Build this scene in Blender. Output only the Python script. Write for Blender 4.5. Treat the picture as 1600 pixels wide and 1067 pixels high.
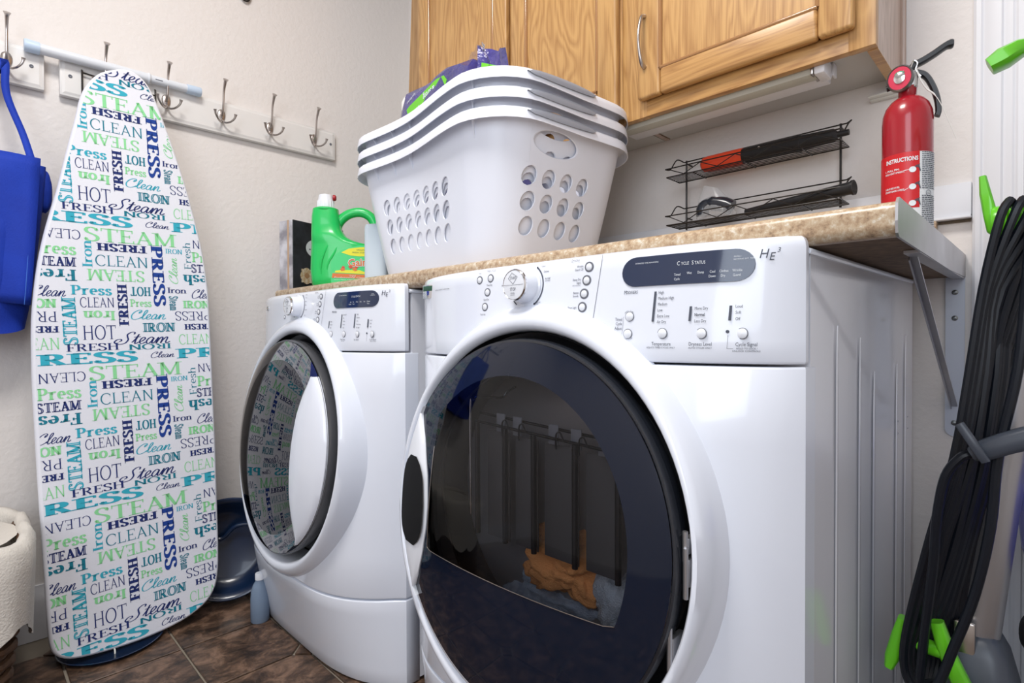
import bpy, bmesh, math, random
from mathutils import Vector, Matrix
random.seed(7)
SC = bpy.context.scene
COL = SC.collection
for _o in list(bpy.data.objects):
    bpy.data.objects.remove(_o)

# ------------------------------------------------------------------ camera, light, exposure
YAW, PITCH, ROLL = 0.780081, -0.0112019, -0.0027338
CAM = Vector((1.767, -1.23046, 0.73717))
FWD = Vector((-math.sin(YAW) * math.cos(PITCH), math.cos(YAW) * math.cos(PITCH), math.sin(PITCH)))
_r = Vector((math.cos(YAW), math.sin(YAW), 0)); _u = _r.cross(FWD)
RGT = _r * math.cos(ROLL) + _u * math.sin(ROLL); UPV = _u * math.cos(ROLL) - _r * math.sin(ROLL)
cd = bpy.data.cameras.new('camera'); cam = bpy.data.objects.new('camera', cd); COL.objects.link(cam)
cd.sensor_width = 36.0; cd.lens = 858.8906 / 1600 * 36.0; cd.clip_start = 0.01
M = Matrix.Identity(4)
for i in range(3):
    M[i][0] = RGT[i]; M[i][1] = UPV[i]; M[i][2] = -FWD[i]; M[i][3] = CAM[i]
cam.matrix_world = M
SC.camera = cam
W = bpy.data.worlds.new('world'); SC.world = W; W.use_nodes = True
W.node_tree.nodes['Background'].inputs[0].default_value = (0.75, 0.85, 1.0, 1)
W.node_tree.nodes['Background'].inputs[1].default_value = 0.6
SC.view_settings.view_transform = 'Standard'; SC.view_settings.look = 'None'
SC.view_settings.gamma = 1.0; SC.view_settings.use_curve_mapping = False
SC.view_settings.exposure = 0.0

def area_light(name, loc, target, size, power, color, size_y=None):
    l = bpy.data.lights.new(name, 'AREA'); l.energy = power; l.color = color
    l.shape = 'RECTANGLE'; l.size = size; l.size_y = size_y or size
    o = bpy.data.objects.new(name, l); COL.objects.link(o); o.location = loc
    o.rotation_euler = (Vector(target) - Vector(loc)).to_track_quat('-Z', 'Y').to_euler()
    return o
area_light('ceiling_lamp', (1.25, -1.25, 2.36), (1.25, -1.2, 0), 0.5, 29, (1.0, 0.962, 0.92))
area_light('cool_fill', (2.05, -2.25, 1.45), (0.9, -0.4, 0.8), 0.9, 17, (0.80, 0.89, 1.0), 1.3)  # added bluish fill from the front; no opening is built there

# ------------------------------------------------------------------ helpers
def mat(name, col=(.8, .8, .8), rough=.5, metal=0.0, spec=.5, noise=None, bump=None, coat=0.0, trans=0.0, ior=1.45, emit=None):
    """noise=(scale, other colour, amount, stretch) bump=(scale, strength, distance)"""
    m = bpy.data.materials.new(name); m.use_nodes = True
    nt = m.node_tree; b = nt.nodes['Principled BSDF']
    b.inputs['Base Color'].default_value = (*col, 1); b.inputs['Roughness'].default_value = rough
    b.inputs['Metallic'].default_value = metal; b.inputs['Specular IOR Level'].default_value = spec
    b.inputs['Coat Weight'].default_value = coat; b.inputs['Coat Roughness'].default_value = 0.06
    b.inputs['Transmission Weight'].default_value = trans; b.inputs['IOR'].default_value = ior
    if emit:
        b.inputs['Emission Color'].default_value = (*col, 1); b.inputs['Emission Strength'].default_value = emit
    tc = nt.nodes.new('ShaderNodeTexCoord')
    if noise:
        mp = nt.nodes.new('ShaderNodeMapping'); nt.links.new(tc.outputs['Object'], mp.inputs[0])
        mp.inputs['Scale'].default_value = noise[3] if len(noise) > 3 else (1, 1, 1)
        n = nt.nodes.new('ShaderNodeTexNoise'); n.inputs['Scale'].default_value = noise[0]
        n.inputs['Detail'].default_value = 5; nt.links.new(mp.outputs[0], n.inputs['Vector'])
        r = nt.nodes.new('ShaderNodeValToRGB'); nt.links.new(n.outputs['Fac'], r.inputs[0])
        r.color_ramp.elements[0].position = .5 - noise[2] / 2; r.color_ramp.elements[1].position = .5 + noise[2] / 2
        r.color_ramp.elements[0].color = (*noise[1], 1); r.color_ramp.elements[1].color = (*col, 1)
        nt.links.new(r.outputs[0], b.inputs['Base Color'])
    if bump:
        n = nt.nodes.new('ShaderNodeTexNoise'); n.inputs['Scale'].default_value = bump[0]; n.inputs['Detail'].default_value = 3
        nt.links.new(tc.outputs['Object'], n.inputs['Vector'])
        bp = nt.nodes.new('ShaderNodeBump'); bp.inputs['Strength'].default_value = bump[1]; bp.inputs['Distance'].default_value = bump[2]
        nt.links.new(n.outputs['Fac'], bp.inputs['Height']); nt.links.new(bp.outputs[0], b.inputs['Normal'])
    return m

def glass_mat(name, tint, rough=.02, ior=1.6, trans=.9):
    m = bpy.data.materials.new(name); m.use_nodes = True; nt = m.node_tree
    nt.nodes.remove(nt.nodes['Principled BSDF']); out = nt.nodes['Material Output']
    t = nt.nodes.new('ShaderNodeBsdfTransparent'); t.inputs[0].default_value = (*tint, 1)
    g = nt.nodes.new('ShaderNodeBsdfGlossy'); g.inputs['Roughness'].default_value = rough
    f = nt.nodes.new('ShaderNodeFresnel'); f.inputs[0].default_value = ior
    mx = nt.nodes.new('ShaderNodeMixShader')
    nt.links.new(f.outputs[0], mx.inputs[0]); nt.links.new(t.outputs[0], mx.inputs[1]); nt.links.new(g.outputs[0], mx.inputs[2])
    nt.links.new(mx.outputs[0], out.inputs[0])
    return m

def wood_mat(name, c1, c2, axis, bands=22.0, rough=.38):
    """oak: long streaks along `axis` (0 x, 1 y, 2 z) with cathedral rings and fine pores"""
    m = bpy.data.materials.new(name); m.use_nodes = True; nt = m.node_tree; b = nt.nodes['Principled BSDF']
    b.inputs['Roughness'].default_value = rough; b.inputs['Coat Weight'].default_value = .25; b.inputs['Coat Roughness'].default_value = .25
    tc = nt.nodes.new('ShaderNodeTexCoord')
    def mapped(s):
        mp = nt.nodes.new('ShaderNodeMapping'); nt.links.new(tc.outputs['Object'], mp.inputs[0]); mp.inputs['Scale'].default_value = s; return mp
    sc = [1.0, 1.0, 1.0]; sc[axis] = .16
    mp = mapped(sc)
    n1 = nt.nodes.new('ShaderNodeTexNoise'); n1.inputs['Scale'].default_value = bands * .55; n1.inputs['Detail'].default_value = 2; n1.inputs['Distortion'].default_value = .6
    nt.links.new(mp.outputs[0], n1.inputs[0])
    mul = nt.nodes.new('ShaderNodeMath'); mul.operation = 'MULTIPLY'; mul.inputs[1].default_value = 12.0; nt.links.new(n1.outputs['Fac'], mul.inputs[0])
    fr = nt.nodes.new('ShaderNodeMath'); fr.operation = 'PINGPONG'; fr.inputs[1].default_value = .5; nt.links.new(mul.outputs[0], fr.inputs[0])
    sc2 = [1.0, 1.0, 1.0]; sc2[axis] = .035
    mp2 = mapped(sc2); n2 = nt.nodes.new('ShaderNodeTexNoise'); n2.inputs['Scale'].default_value = 330; n2.inputs['Detail'].default_value = 3
    nt.links.new(mp2.outputs[0], n2.inputs[0])
    add = nt.nodes.new('ShaderNodeMath'); add.operation = 'ADD'; nt.links.new(fr.outputs[0], add.inputs[0]); nt.links.new(n2.outputs['Fac'], add.inputs[1])
    r = nt.nodes.new('ShaderNodeValToRGB'); nt.links.new(add.outputs[0], r.inputs[0])
    r.color_ramp.elements[0].position = .35; r.color_ramp.elements[1].position = .95
    r.color_ramp.elements[0].color = (*c2, 1); r.color_ramp.elements[1].color = (*c1, 1)
    nt.links.new(r.outputs[0], b.inputs['Base Color'])
    bp = nt.nodes.new('ShaderNodeBump'); bp.inputs['Strength'].default_value = .12; bp.inputs['Distance'].default_value = .001
    nt.links.new(n2.outputs['Fac'], bp.inputs['Height']); nt.links.new(bp.outputs[0], b.inputs['Normal'])
    return m

class MB:
    """collects geometry for ONE mesh object"""
    def __init__(s): s.v = []; s.f = []; s.m = []
    def add(s, vs, fs, mi=0):
        b = len(s.v); s.v += [tuple(v) for v in vs]; s.f += [tuple(i + b for i in f) for f in fs]; s.m += [mi] * len(fs); return s
    def frombm(s, bm, mi=0, mx=None):
        if mx is not None: bmesh.ops.transform(bm, matrix=mx, verts=bm.verts)
        bm.verts.index_update(); s.add([v.co for v in bm.verts], [[v.index for v in f.verts] for f in bm.faces], mi); bm.free(); return s
    def box(s, a, b, bev=0.0, mi=0, mx=None, seg=2):
        a = Vector(a); b = Vector(b); bm = bmesh.new(); bmesh.ops.create_cube(bm, size=1)
        c = (a + b) / 2; d = b - a
        for v in bm.verts: v.co = Vector((v.co.x * d.x, v.co.y * d.y, v.co.z * d.z)) + c
        if bev > 0: bmesh.ops.bevel(bm, geom=bm.edges[:], offset=min(bev, min(abs(x) for x in d) * .49), segments=seg, profile=.5, affect='EDGES')
        return s.frombm(bm, mi, mx)
    def tube(s, pts, r, seg=8, mi=0, closed=False, cap=True):
        pts = [Vector(p) for p in pts]; n = len(pts); rs = r if isinstance(r, (list, tuple)) else [r] * n
        vs = []; fs = []; prev = None
        for i, p in enumerate(pts):
            if closed: d = pts[(i + 1) % n] - pts[i - 1]
            else: d = pts[min(i + 1, n - 1)] - pts[max(i - 1, 0)]
            if d.length < 1e-9: d = Vector((0, 0, 1))
            d.normalize()
            if prev is None: u = d.orthogonal().normalized()
            else:
                u = prev - d * prev.dot(d)
                u = u.normalized() if u.length > 1e-6 else d.orthogonal().normalized()
            prev = u; w = d.cross(u)
            for k in range(seg):
                a = 2 * math.pi * k / seg; vs.append(p + (u * math.cos(a) + w * math.sin(a)) * rs[i])
        for i in range(n if closed else n - 1):
            j = (i + 1) % n
            for k in range(seg):
                k2 = (k + 1) % seg; fs.append((i * seg + k, i * seg + k2, j * seg + k2, j * seg + k))
        if cap and not closed:
            fs.append(tuple(range(seg))[::-1]); fs.append(tuple((n - 1) * seg + k for k in range(seg)))
        return s.add(vs, fs, mi)
    def lathe(s, prof, o=(0, 0, 0), ax='z', seg=32, mi=0, sx=1.0, sy=1.0):
        """prof: list of (radius, height)"""
        vs = []; fs = []; o = Vector(o)
        for r, h in prof:
            for k in range(seg):
                a = 2 * math.pi * k / seg; c, t = r * math.cos(a) * sx, r * math.sin(a) * sy
                vs.append(o + (Vector((c, t, h)) if ax == 'z' else Vector((c, -h, t)) if ax == 'y' else Vector((h, c, t))))
        for i in range(len(prof) - 1):
            for k in range(seg):
                k2 = (k + 1) % seg; fs.append((i * seg + k, i * seg + k2, (i + 1) * seg + k2, (i + 1) * seg + k))
        if prof[0][0] > 1e-6: fs.append(tuple(range(seg))[::-1])
        if prof[-1][0] > 1e-6: fs.append(tuple((len(prof) - 1) * seg + k for k in range(seg)))
        return s.add(vs, fs, mi)
    def prism(s, poly, d0, d1, fn, mi=0):
        """poly of (a, b); fn(a, b, d) -> point"""
        n = len(poly); vs = [fn(a, b, d0) for a, b in poly] + [fn(a, b, d1) for a, b in poly]
        fs = [tuple(range(n)), tuple(range(2 * n - 1, n - 1, -1))] + [(i, i + n, (i + 1) % n + n, (i + 1) % n) for i in range(n)]
        return s.add(vs, fs, mi)
    def grid(s, P, mi=0, closeu=False, closev=False):
        n = len(P); m = len(P[0]); vs = [p for row in P for p in row]; fs = []
        for i in range(n if closeu else n - 1):
            for j in range(m if closev else m - 1):
                fs.append((i * m + j, i * m + (j + 1) % m, ((i + 1) % n) * m + (j + 1) % m, ((i + 1) % n) * m + j))
        return s.add(vs, fs, mi)
    def build(s, name, mats, parent=None, smooth=True, angle=35, fix=True, kind=None):
        me = bpy.data.meshes.new(name); me.from_pydata(s.v, [], s.f); me.update()
        if fix:
            bm = bmesh.new(); bm.from_mesh(me); bmesh.ops.recalc_face_normals(bm, faces=bm.faces); bm.to_mesh(me); bm.free()
        for m_ in (mats if isinstance(mats, (list, tuple)) else [mats]): me.materials.append(m_)
        me.polygons.foreach_set('material_index', s.m)
        if smooth:
            me.polygons.foreach_set('use_smooth', [True] * len(me.polygons)); me.set_sharp_from_angle(angle=math.radians(angle))
        o = bpy.data.objects.new(name, me); COL.objects.link(o)
        if parent: 
            o.parent = parent
        if kind: o['kind'] = kind
        return o

def tag(o, label=None, cat=None, group=None, kind=None):
    if label: o['label'] = label
    if cat: o['category'] = cat
    if group: o['group'] = group
    if kind: o['kind'] = kind
    return o
def thing(name, label, cat, loc=(0, 0, 0), rz=0.0, group=None):
    o = bpy.data.objects.new(name, None); COL.objects.link(o); o.location = loc; o.rotation_euler = (0, 0, rz)
    o.empty_display_size = .05
    return tag(o, label, cat, group)
def copy_tree(o, parent=None):
    c = o.copy(); COL.objects.link(c)
    if parent: c.parent = parent
    for ch in list(o.children): copy_tree(ch, c)
    return c
def spl(pts, n=6):
    """Catmull-Rom through pts"""
    pts = [Vector(p) for p in pts]; out = []
    for i in range(len(pts) - 1):
        p0 = pts[max(i - 1, 0)]; p1 = pts[i]; p2 = pts[i + 1]; p3 = pts[min(i + 2, len(pts) - 1)]
        for k in range(n):
            t = k / n; out.append(.5 * ((2 * p1) + (p2 - p0) * t + (2 * p0 - 5 * p1 + 4 * p2 - p3) * t * t + (3 * p1 - p0 - 3 * p2 + p3) * t ** 3))
    return out + [pts[-1]]

_cu = {}
def glyphs(text, bold=0.0, shear=0.0):
    """outline text as a flat mesh in unit size, from Blender's built-in font"""
    key = (text, bold, shear)
    if key not in _cu:
        c = bpy.data.curves.new('t', 'FONT'); c.body = text; c.size = 1; c.offset = bold; c.shear = shear; c.resolution_u = 2
        c.align_x = 'LEFT'; o = bpy.data.objects.new('t', c); COL.objects.link(o)
        dg = bpy.context.evaluated_depsgraph_get(); me = bpy.data.meshes.new_from_object(o.evaluated_get(dg))
        vs = [(v.co.x, v.co.y) for v in me.vertices]; fs = [tuple(p.vertices) for p in me.polygons]
        bpy.data.objects.remove(o); bpy.data.curves.remove(c); bpy.data.meshes.remove(me)
        _cu[key] = (vs, fs)
    return _cu[key]
def put_text(mb, text, cx, cy, h, fn, align='c', rot=0.0, xs=.9, bold=0.0, shear=0.0, mi=0, w=None):
    """h: cap height; fn(x, y) -> 3D point"""
    vs, fs = glyphs(text, bold, shear)
    if not vs: return
    k = h / .70; x0 = min(v[0] for v in vs); x1 = max(v[0] for v in vs)
    kx = k * xs if w is None else w / (x1 - x0)
    off = {'c': (x0 + x1) / 2, 'l': x0, 'r': x1}[align]; c, s = math.cos(rot), math.sin(rot)
    P = []
    for x, y in vs:
        a = (x - off) * kx; b = (y - .35) * k; P.append(fn(cx + a * c - b * s, cy + a * s + b * c))
    mb.add(P, fs, mi)
def cut(o, cutters):
    """boolean-subtract closed helper meshes from o, then drop them"""
    for c in cutters:
        md = o.modifiers.new('b', 'BOOLEAN'); md.object = c; md.operation = 'DIFFERENCE'; md.solver = 'EXACT'
    for c in cutters: c.parent = o.parent
    bpy.context.view_layer.update(); dg = bpy.context.evaluated_depsgraph_get(); dg.update()
    me = bpy.data.meshes.new_from_object(o.evaluated_get(dg)); o.modifiers.clear(); old = o.data; o.data = me; bpy.data.meshes.remove(old)
    for c in cutters: 
        d = c.data; bpy.data.objects.remove(c); bpy.data.meshes.remove(d)

# ------------------------------------------------------------------ materials
M_wall = mat('painted_plaster', (.80, .765, .745), .85, bump=(70, .30, .005))
M_ceil = mat('ceiling_paint', (.80, .79, .77), .9, bump=(50, .3, .004))
M_trim = mat('white_trim_paint', (.78, .79, .83), .35)
M_appl = mat('white_enamel', (.78, .82, .91), .22, coat=.5)
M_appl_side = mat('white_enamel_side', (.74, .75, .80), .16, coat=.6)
M_white = mat('white_plastic', (.82, .85, .91), .3)
M_grey = mat('grey_plastic', (.16, .17, .20), .4)
M_black = mat('black_plastic', (.012, .012, .014), .35)
M_blackg = mat('black_gloss', (.006, .008, .014), .08, coat=.8)
M_ink = mat('grey_print', (.07, .08, .11), .6)
M_inkw = mat('white_print', (.75, .8, .85), .6)
M_disp = mat('blue_display', (.016, .030, .075), .12, coat=.5)
M_chrome = mat('chrome', (.75, .75, .76), .12, 1.0)
M_nickel = mat('brushed_nickel', (.50, .46, .43), .28, 1.0)
M_steel = mat('galvanised_steel', (.55, .55, .57), .38, .9, noise=(9, (.38, .37, .38), .5))
M_drum = mat('drum_steel', (.34, .32, .31), .45, .5)
M_glass = glass_mat('tinted_door_glass', (.62, .63, .68), ior=1.38)
M_dglass = mat('dark_door_glass', (.007, .011, .024), .05, spec=.3, coat=.22)
M_oak = wood_mat('oak_vertical', (.58, .335, .125), (.38, .190, .063), 2)
M_oakh = wood_mat('oak_horizontal', (.54, .300, .106), (.35, .170, .055), 0)
M_oaks = wood_mat('oak_side_veneer', (.56, .43, .36), (.38, .27, .21), 2)
M_under = mat('cabinet_underside', (.55, .54, .52), .5)
M_bask = mat('basket_plastic', (.80, .83, .92), .3, spec=.5)
M_bgrip = mat('basket_grip', (.25, .27, .32), .45)

def mk_counter():
    m = bpy.data.materials.new('speckled_laminate'); m.use_nodes = True; nt = m.node_tree; b = nt.nodes['Principled BSDF']
    b.inputs['Roughness'].default_value = .3
    tc = nt.nodes.new('ShaderNodeTexCoord')
    n = nt.nodes.new('ShaderNodeTexNoise'); n.inputs['Scale'].default_value = 95; n.inputs['Detail'].default_value = 8; n.inputs['Roughness'].default_value = .75
    nt.links.new(tc.outputs['Object'], n.inputs[0])
    r = nt.nodes.new('ShaderNodeValToRGB'); nt.links.new(n.outputs['Fac'], r.inputs[0]); e = r.color_ramp.elements
    e[0].position = .32; e[0].color = (.15, .10, .065, 1); e[1].position = .66; e[1].color = (.72, .68, .60, 1)
    x = e.new(.45); x.color = (.42, .29, .18, 1); x = e.new(.56); x.color = (.53, .42, .29, 1)
    nt.links.new(r.outputs[0], b.inputs['Base Color'])
    return m
M_counter = mk_counter()
def mk_tile(i):
    m = bpy.data.materials.new('brown_stone_tile'); m.use_nodes = True; nt = m.node_tree; b = nt.nodes['Principled BSDF']
    tc = nt.nodes.new('ShaderNodeTexCoord'); mp = nt.nodes.new('ShaderNodeMapping'); nt.links.new(tc.outputs['Object'], mp.inputs[0])
    mp.inputs['Location'].default_value = (i * 3.1, i * 1.7, 0); mp.inputs['Scale'].default_value = (1.0, .75, 1)
    n = nt.nodes.new('ShaderNodeTexNoise'); n.inputs['Scale'].default_value = 24; n.inputs['Detail'].default_value = 10; n.inputs['Roughness'].default_value = .68; n.inputs['Distortion'].default_value = .5
    nt.links.new(mp.outputs[0], n.inputs[0])
    r = nt.nodes.new('ShaderNodeValToRGB'); nt.links.new(n.outputs['Fac'], r.inputs[0]); e = r.color_ramp.elements
    e[0].position = .38; e[0].color = (.030, .018, .012, 1); e[1].position = .64; e[1].color = (.24, .145, .095, 1)
    x = e.new(.5); x.color = (.095, .055, .035, 1)
    nt.links.new(r.outputs[0], b.inputs['Base Color']); b.inputs['Roughness'].default_value = .38
    bp = nt.nodes.new('ShaderNodeBump'); bp.inputs['Strength'].default_value = .35; bp.inputs['Distance'].default_value = .004
    nt.links.new(n.outputs['Fac'], bp.inputs['Height']); nt.links.new(bp.outputs[0], b.inputs['Normal'])
    return m
M_tiles = [mk_tile(i) for i in range(3)]

# ------------------------------------------------------------------ room
RX, RY, RZ = 2.75, -2.6, 2.45
def struct(o): o['kind'] = 'structure'; return o
struct(MB().box((-.1, RY - .1, -.05), (RX + .1, .1, -.002)).build('floor', mat('grout', (.30, .26, .21), .9)))
floor = bpy.data.objects['floor']
TS = .205; gx0 = .11 - 2 * TS; gy0 = -.66 - 11 * TS; gr = .0028; cc = .03
tile_mesh = {}
def tile_poly(cut_):
    h = TS / 2 - gr
    P = []
    for k, (sx, sy) in enumerate(((-1, -1), (1, -1), (1, 1), (-1, 1))):
        if cut_[k]:
            a = (sx * h, sy * (h - cc)); b = (sx * (h - cc), sy * h)
            P += [a, b] if k in (0, 2) else [b, a]
        else: P.append((sx * h, sy * h))
    return P
cnt = 0
for i in range(15):
    for j in range(14):
        x = gx0 + (i + .5) * TS; y = gy0 + (j + .5) * TS
        if x - TS / 2 < -.02 or x > RX or y < RY or y > .05: continue
        # small inset squares sit on every other grid corner
        ck = tuple(((a + b) % 2 == 1) for a, b in ((i, j), (i + 1, j), (i + 1, j + 1), (i, j + 1)))
        ck = tuple(c and ((a % 2) == 0) for c, (a, b) in zip(ck, ((i, j), (i + 1, j), (i + 1, j + 1), (i, j + 1))))
        mi = (i * 7 + j * 5) % 3; key = (ck, mi)
        if key not in tile_mesh:
            P = tile_poly(ck); mb = MB(); n = len(P); bv = .985
            vs = [(a, b, -.004) for a, b in P] + [(a, b, .0022) for a, b in P] + [(a * bv, b * bv, .0036) for a, b in P]
            fs = [tuple(range(2 * n, 3 * n))]
            for q in range(2): fs += [(q * n + k, q * n + (k + 1) % n, (q + 1) * n + (k + 1) % n, (q + 1) * n + k) for k in range(n)]
            mb.add(vs, fs); o = mb.build('floor_tile', M_tiles[mi], floor, smooth=False); tile_mesh[key] = o.data
        else:
            o = bpy.data.objects.new('floor_tile', tile_mesh[key]); COL.objects.link(o); o.parent = floor
        o.location = (x, y, 0)
inset = None
for i in range(15):
    for j in range(15):
        if (i + j) % 2 == 1 and i % 2 == 0:
            x = gx0 + i * TS; y = gy0 + j * TS
            if x < .03 or x > RX - .03 or y < RY + .03 or y > -.03: continue
            if inset is None:
                h = cc - gr * 1.2; o = MB().prism([(h, 0), (0, h), (-h, 0), (0, -h)], -.004, .003, lambda a, b, d: (a, b, d)).build('inset_tile', M_tiles[1], floor, smooth=False); inset = o.data
            else: o = bpy.data.objects.new('inset_tile', inset); COL.objects.link(o); o.parent = floor
            o.location = (x, y, 0)
struct(MB().box((-.1, RY - .1, RZ), (RX + .1, .1, RZ + .08)).build('ceiling', M_ceil))
struct(MB().box((-.1, RY - .1, 0), (0, .1, RZ)).build('wall_left', M_wall))
struct(MB().box((-.1, 0, 0), (RX + .1, .1, RZ)).build('wall_back', M_wall))
struct(MB().box((RX, RY - .1, 0), (RX + .1, .1, RZ)).build('wall_right', M_wall))
struct(MB().box((-.1, RY - .1, 0), (RX + .1, RY, RZ)).build('wall_front', M_wall))
def moulding(name, p0, p1, nrm, prof):
    """extrude profile [(out, up)] from p0 to p1"""
    p0 = Vector(p0); p1 = Vector(p1); nrm = Vector(nrm); d = (p1 - p0).normalized(); up = nrm.cross(d)
    if up.z < 0 or (abs(up.z) < .1 and up.x < 0): up = -up
    P = [[p + nrm * a + up * b for a, b in prof] for p in (p0, p1)]
    n = len(prof); mb = MB().grid(P, closev=True); mb.add([tuple(v) for v in P[0]] + [tuple(v) for v in P[1]], [tuple(range(n)), tuple(range(n, 2 * n))])
    return struct(mb.build(name, M_trim, smooth=True, angle=30))
bprof = [(0, 0), (.013, 0), (.013, .095), (.011, .10), (.009, .112), (.006, .118), (.005, .13), (0, .13)]
moulding('baseboard_left', (0, RY, 0), (0, -.0, 0), (1, 0, 0), bprof)
moulding('baseboard_back', (0, 0, 0), (1.6645, 0, 0), (0, -1, 0), bprof)
# door casing on the back wall, right of the worktop: fluted profile running up
cprof = [(0, 0), (.010, 0), (.013, .004), (.0135, .010), (.011, .013), (.014, .018), (.0175, .030), (.018, .036), (.015, .039), (.017, .043), (.018, .050),
         (.016, .053), (.019, .057), (.019, .064), (.016, .066), (.016, .070), (0, .070)]
def casing(name, x, s):
    P = [[(x + s * b, -a, z) for a, b in cprof] for z in (0, 2.1)]
    n = len(cprof); mb = MB().grid(P, closev=True); mb.add(P[0] + P[1], [tuple(range(n)), tuple(range(n, 2 * n))])
    return struct(mb.build(name, M_trim, angle=25))
casing('trim_1', 1.6645, 1); casing('trim_2', 1.6645 + 1.0, -1)
P = [[(x, -a, 2.1 + b) for a, b in cprof] for x in (1.6645, 2.6645)]
struct(MB().grid(P, closev=True).build('trim_3', M_trim, angle=25))
d1 = struct(MB().box((1.738, -.006, .005), (2.591, .0, 2.095)).build('door_1', M_trim))
for (x0, x1) in ((1.80, 2.13), (2.19, 2.53)):
    for (z0, z1) in ((.22, .95), (1.08, 1.98)):
        mb = MB(); mb.box((x0, -.012, z0), (x1, -.004, z1), .006); mb.build('door_panel', M_trim, d1)
# white strip of boxed trim above the backsplash
struct(MB().box((.0, -.012, .941), (1.6635, 0, .998), .002).box((.0, -.020, .936), (1.6635, 0, .9405), .001).build('trim_4', M_trim))

# ------------------------------------------------------------------ worktop, backsplash, bracket
wt = thing('worktop', 'speckled tan laminate worktop running above the washer and dryer', 'worktop', (.9, -.28, .8727))
def off(v): return lambda *a: None
wt.location = (0, 0, 0)
mb = MB(); n = 9; prof = []
for k in range(n):
    a = math.pi / 2 * k / (n - 1); prof.append((-.567 + .012 - .012 * math.sin(a), .8727 - .012 + .012 * math.cos(a)))
for k in range(n):
    a = math.pi / 2 * k / (n - 1); prof.append((-.567 + .012 - .012 * math.cos(a), .8367 + .012 - .012 * math.sin(a)))
prof += [(-.53, .8367), (-.53, .842), (-.001, .842), (-.001, .8727)]
P = [[(x, y, z) for y, z in prof] for x in (.127, 1.6525)]
nn = len(prof); mb.grid(P, closev=True); mb.add(P[0] + P[1], [tuple(range(nn)), tuple(range(nn, 2 * nn))])
mb.build('slab', M_counter, wt, angle=50)
MB().box((.127, -.55, .8367), (1.6520, -.002, .8418)).build('underside', mat('particle_board', (.19, .125, .08), .8, noise=(90, (.12, .08, .05), .3)), wt)
MB().box((.127, -.021, .8727), (1.617, -.001, .936), .002).build('backsplash', M_counter, wt)
MB().box((1.6175, -.004, .931), (1.6625, -.001, .9355)).build('edge_strip', mat('dark_edge', (.12, .09, .06), .7), wt)

br = thing('shelf_bracket', 'grey metal wall bracket holding up the right end of the worktop', 'bracket', (0, 0, 0))
pr_ = [(-.572, .838), (-.574, .850), (-.573, .868), (-.566, .8745), (-.55, .8745), (-.001, .8745), (-.001, .836), (-.20, .832), (-.566, .8345)]
MB().prism(pr_, 1.6527, 1.6552, lambda a, b, d: (d, a, b)).build('end_plate', M_steel, br, smooth=False)
MB().box((1.638, -.44, .8325), (1.654, -.002, .836)).build('support_bar', M_steel, br, smooth=False)
pp = [(1.6285, .568), (1.632, .562), (1.638, .5585), (1.646, .5585), (1.652, .562), (1.655, .568), (1.655, .836), (1.6285, .836)]
wp = MB().prism(pp, -.0045, -.001, lambda a, b, d: (a, d, b)).build('wall_plate', mat('painted_bracket', (.55, .60, .70), .4), br, smooth=False)
for z in (.582, .765, .81):
    MB().lathe([(.0045, 0), (.0045, .001), (.003, .0022), (0, .0026)], (1.6415, -.0045, z), 'y', 16).build('screw', mat('screw_steel', (.25, .27, .28), .35, .9), wp)
b0 = Vector((1.642, -.40, .834)); b1 = Vector((1.642, -.006, .612)); bd = (b1 - b0)
mb = MB(); L = bd.length; ang = math.atan2(bd.z, bd.y)
mx = Matrix.Translation(b0) @ Matrix.Rotation(ang, 4, 'X')
mb.box((-.0050, 0, -.0012), (.0040, L, .0012), .0004, mx=mx); mb.box((-.0050, 0, -.007), (-.0036, L, .001), .0004, mx=mx)
mb.build('brace', M_steel, br, smooth=False)
# ------------------------------------------------------------------ washer and dryer
def Dz(z):
    zs = (0, .188, .7, .845); ds = (.662, .70, .65, .637)
    for a in range(3):
        if z <= zs[a + 1]: return ds[a] + (ds[a + 1] - ds[a]) * (z - zs[a]) / (zs[a + 1] - zs[a])
    return ds[-1]
def front(x, z):      # x from the machine's centre
    u = min(abs(x) / .325, 1); return -(.600 + (Dz(z) - .600) * (1 - u ** 4))
HW, ZC, RO = .3415, .481, .292
EX, EZ = .955, 1.02    # the surround is a touch taller than wide
def yplane(z): return -.690 - .09 * (.483 - z)
def front_panel(z0, z1, top=False):
    xs = [-HW, -HW, -HW + .004, -HW + .014]; n = 34
    e = .325
    xs2 = [-e + 2 * e * k / n for k in range(n + 1)]
    rows = []
    r = .003
    zz = [(z0, r), (z0 + .0012, .001), (z0 + r, 0)]
    m = 6
    zz += [(z0 + r + (z1 - z0 - 2 * r) * k / m, 0) for k in range(1, m)]
    if top: zz += [(z1 - .012, 0), (z1 - .006, .0022), (z1 - .002, .0065), (z1, .012)]
    else: zz += [(z1 - r, 0), (z1 - .0012, .001), (z1, r)]
    P = []
    for z, i in zz:
        cw = .010 + .012 * (1 - z / .845)
        yb = -.569 if top else -.545
        row = [(-HW + i * .4, yb, z), (-HW + i * .4, -.578, z)]
        for x in xs2: row.append((x * (1 - cw * .6), front(x, z) + i, z))
        row += [(HW - i * .4, -.578, z), (HW - i * .4, yb, z)]
        P.append(row)
    mb = MB().grid(P); N = len(P[0]); M_ = len(P)
    mb.add([p for p in P[0]], [tuple(range(N))]); mb.add([p for p in P[-1]], [tuple(range(N))])
    mb.add([P[k][0] for k in range(M_)] + [P[k][-1] for k in range(M_)], [(k, k + 1, M_ + k + 1, M_ + k) for k in range(M_ - 1)])
    return mb
def cyl_cutter(r, y0, y1):
    o = MB().lathe([(r, -y0), (r, -y1)], (0, 0, ZC), 'y', 64).build('cutter', M_black); return o
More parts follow.
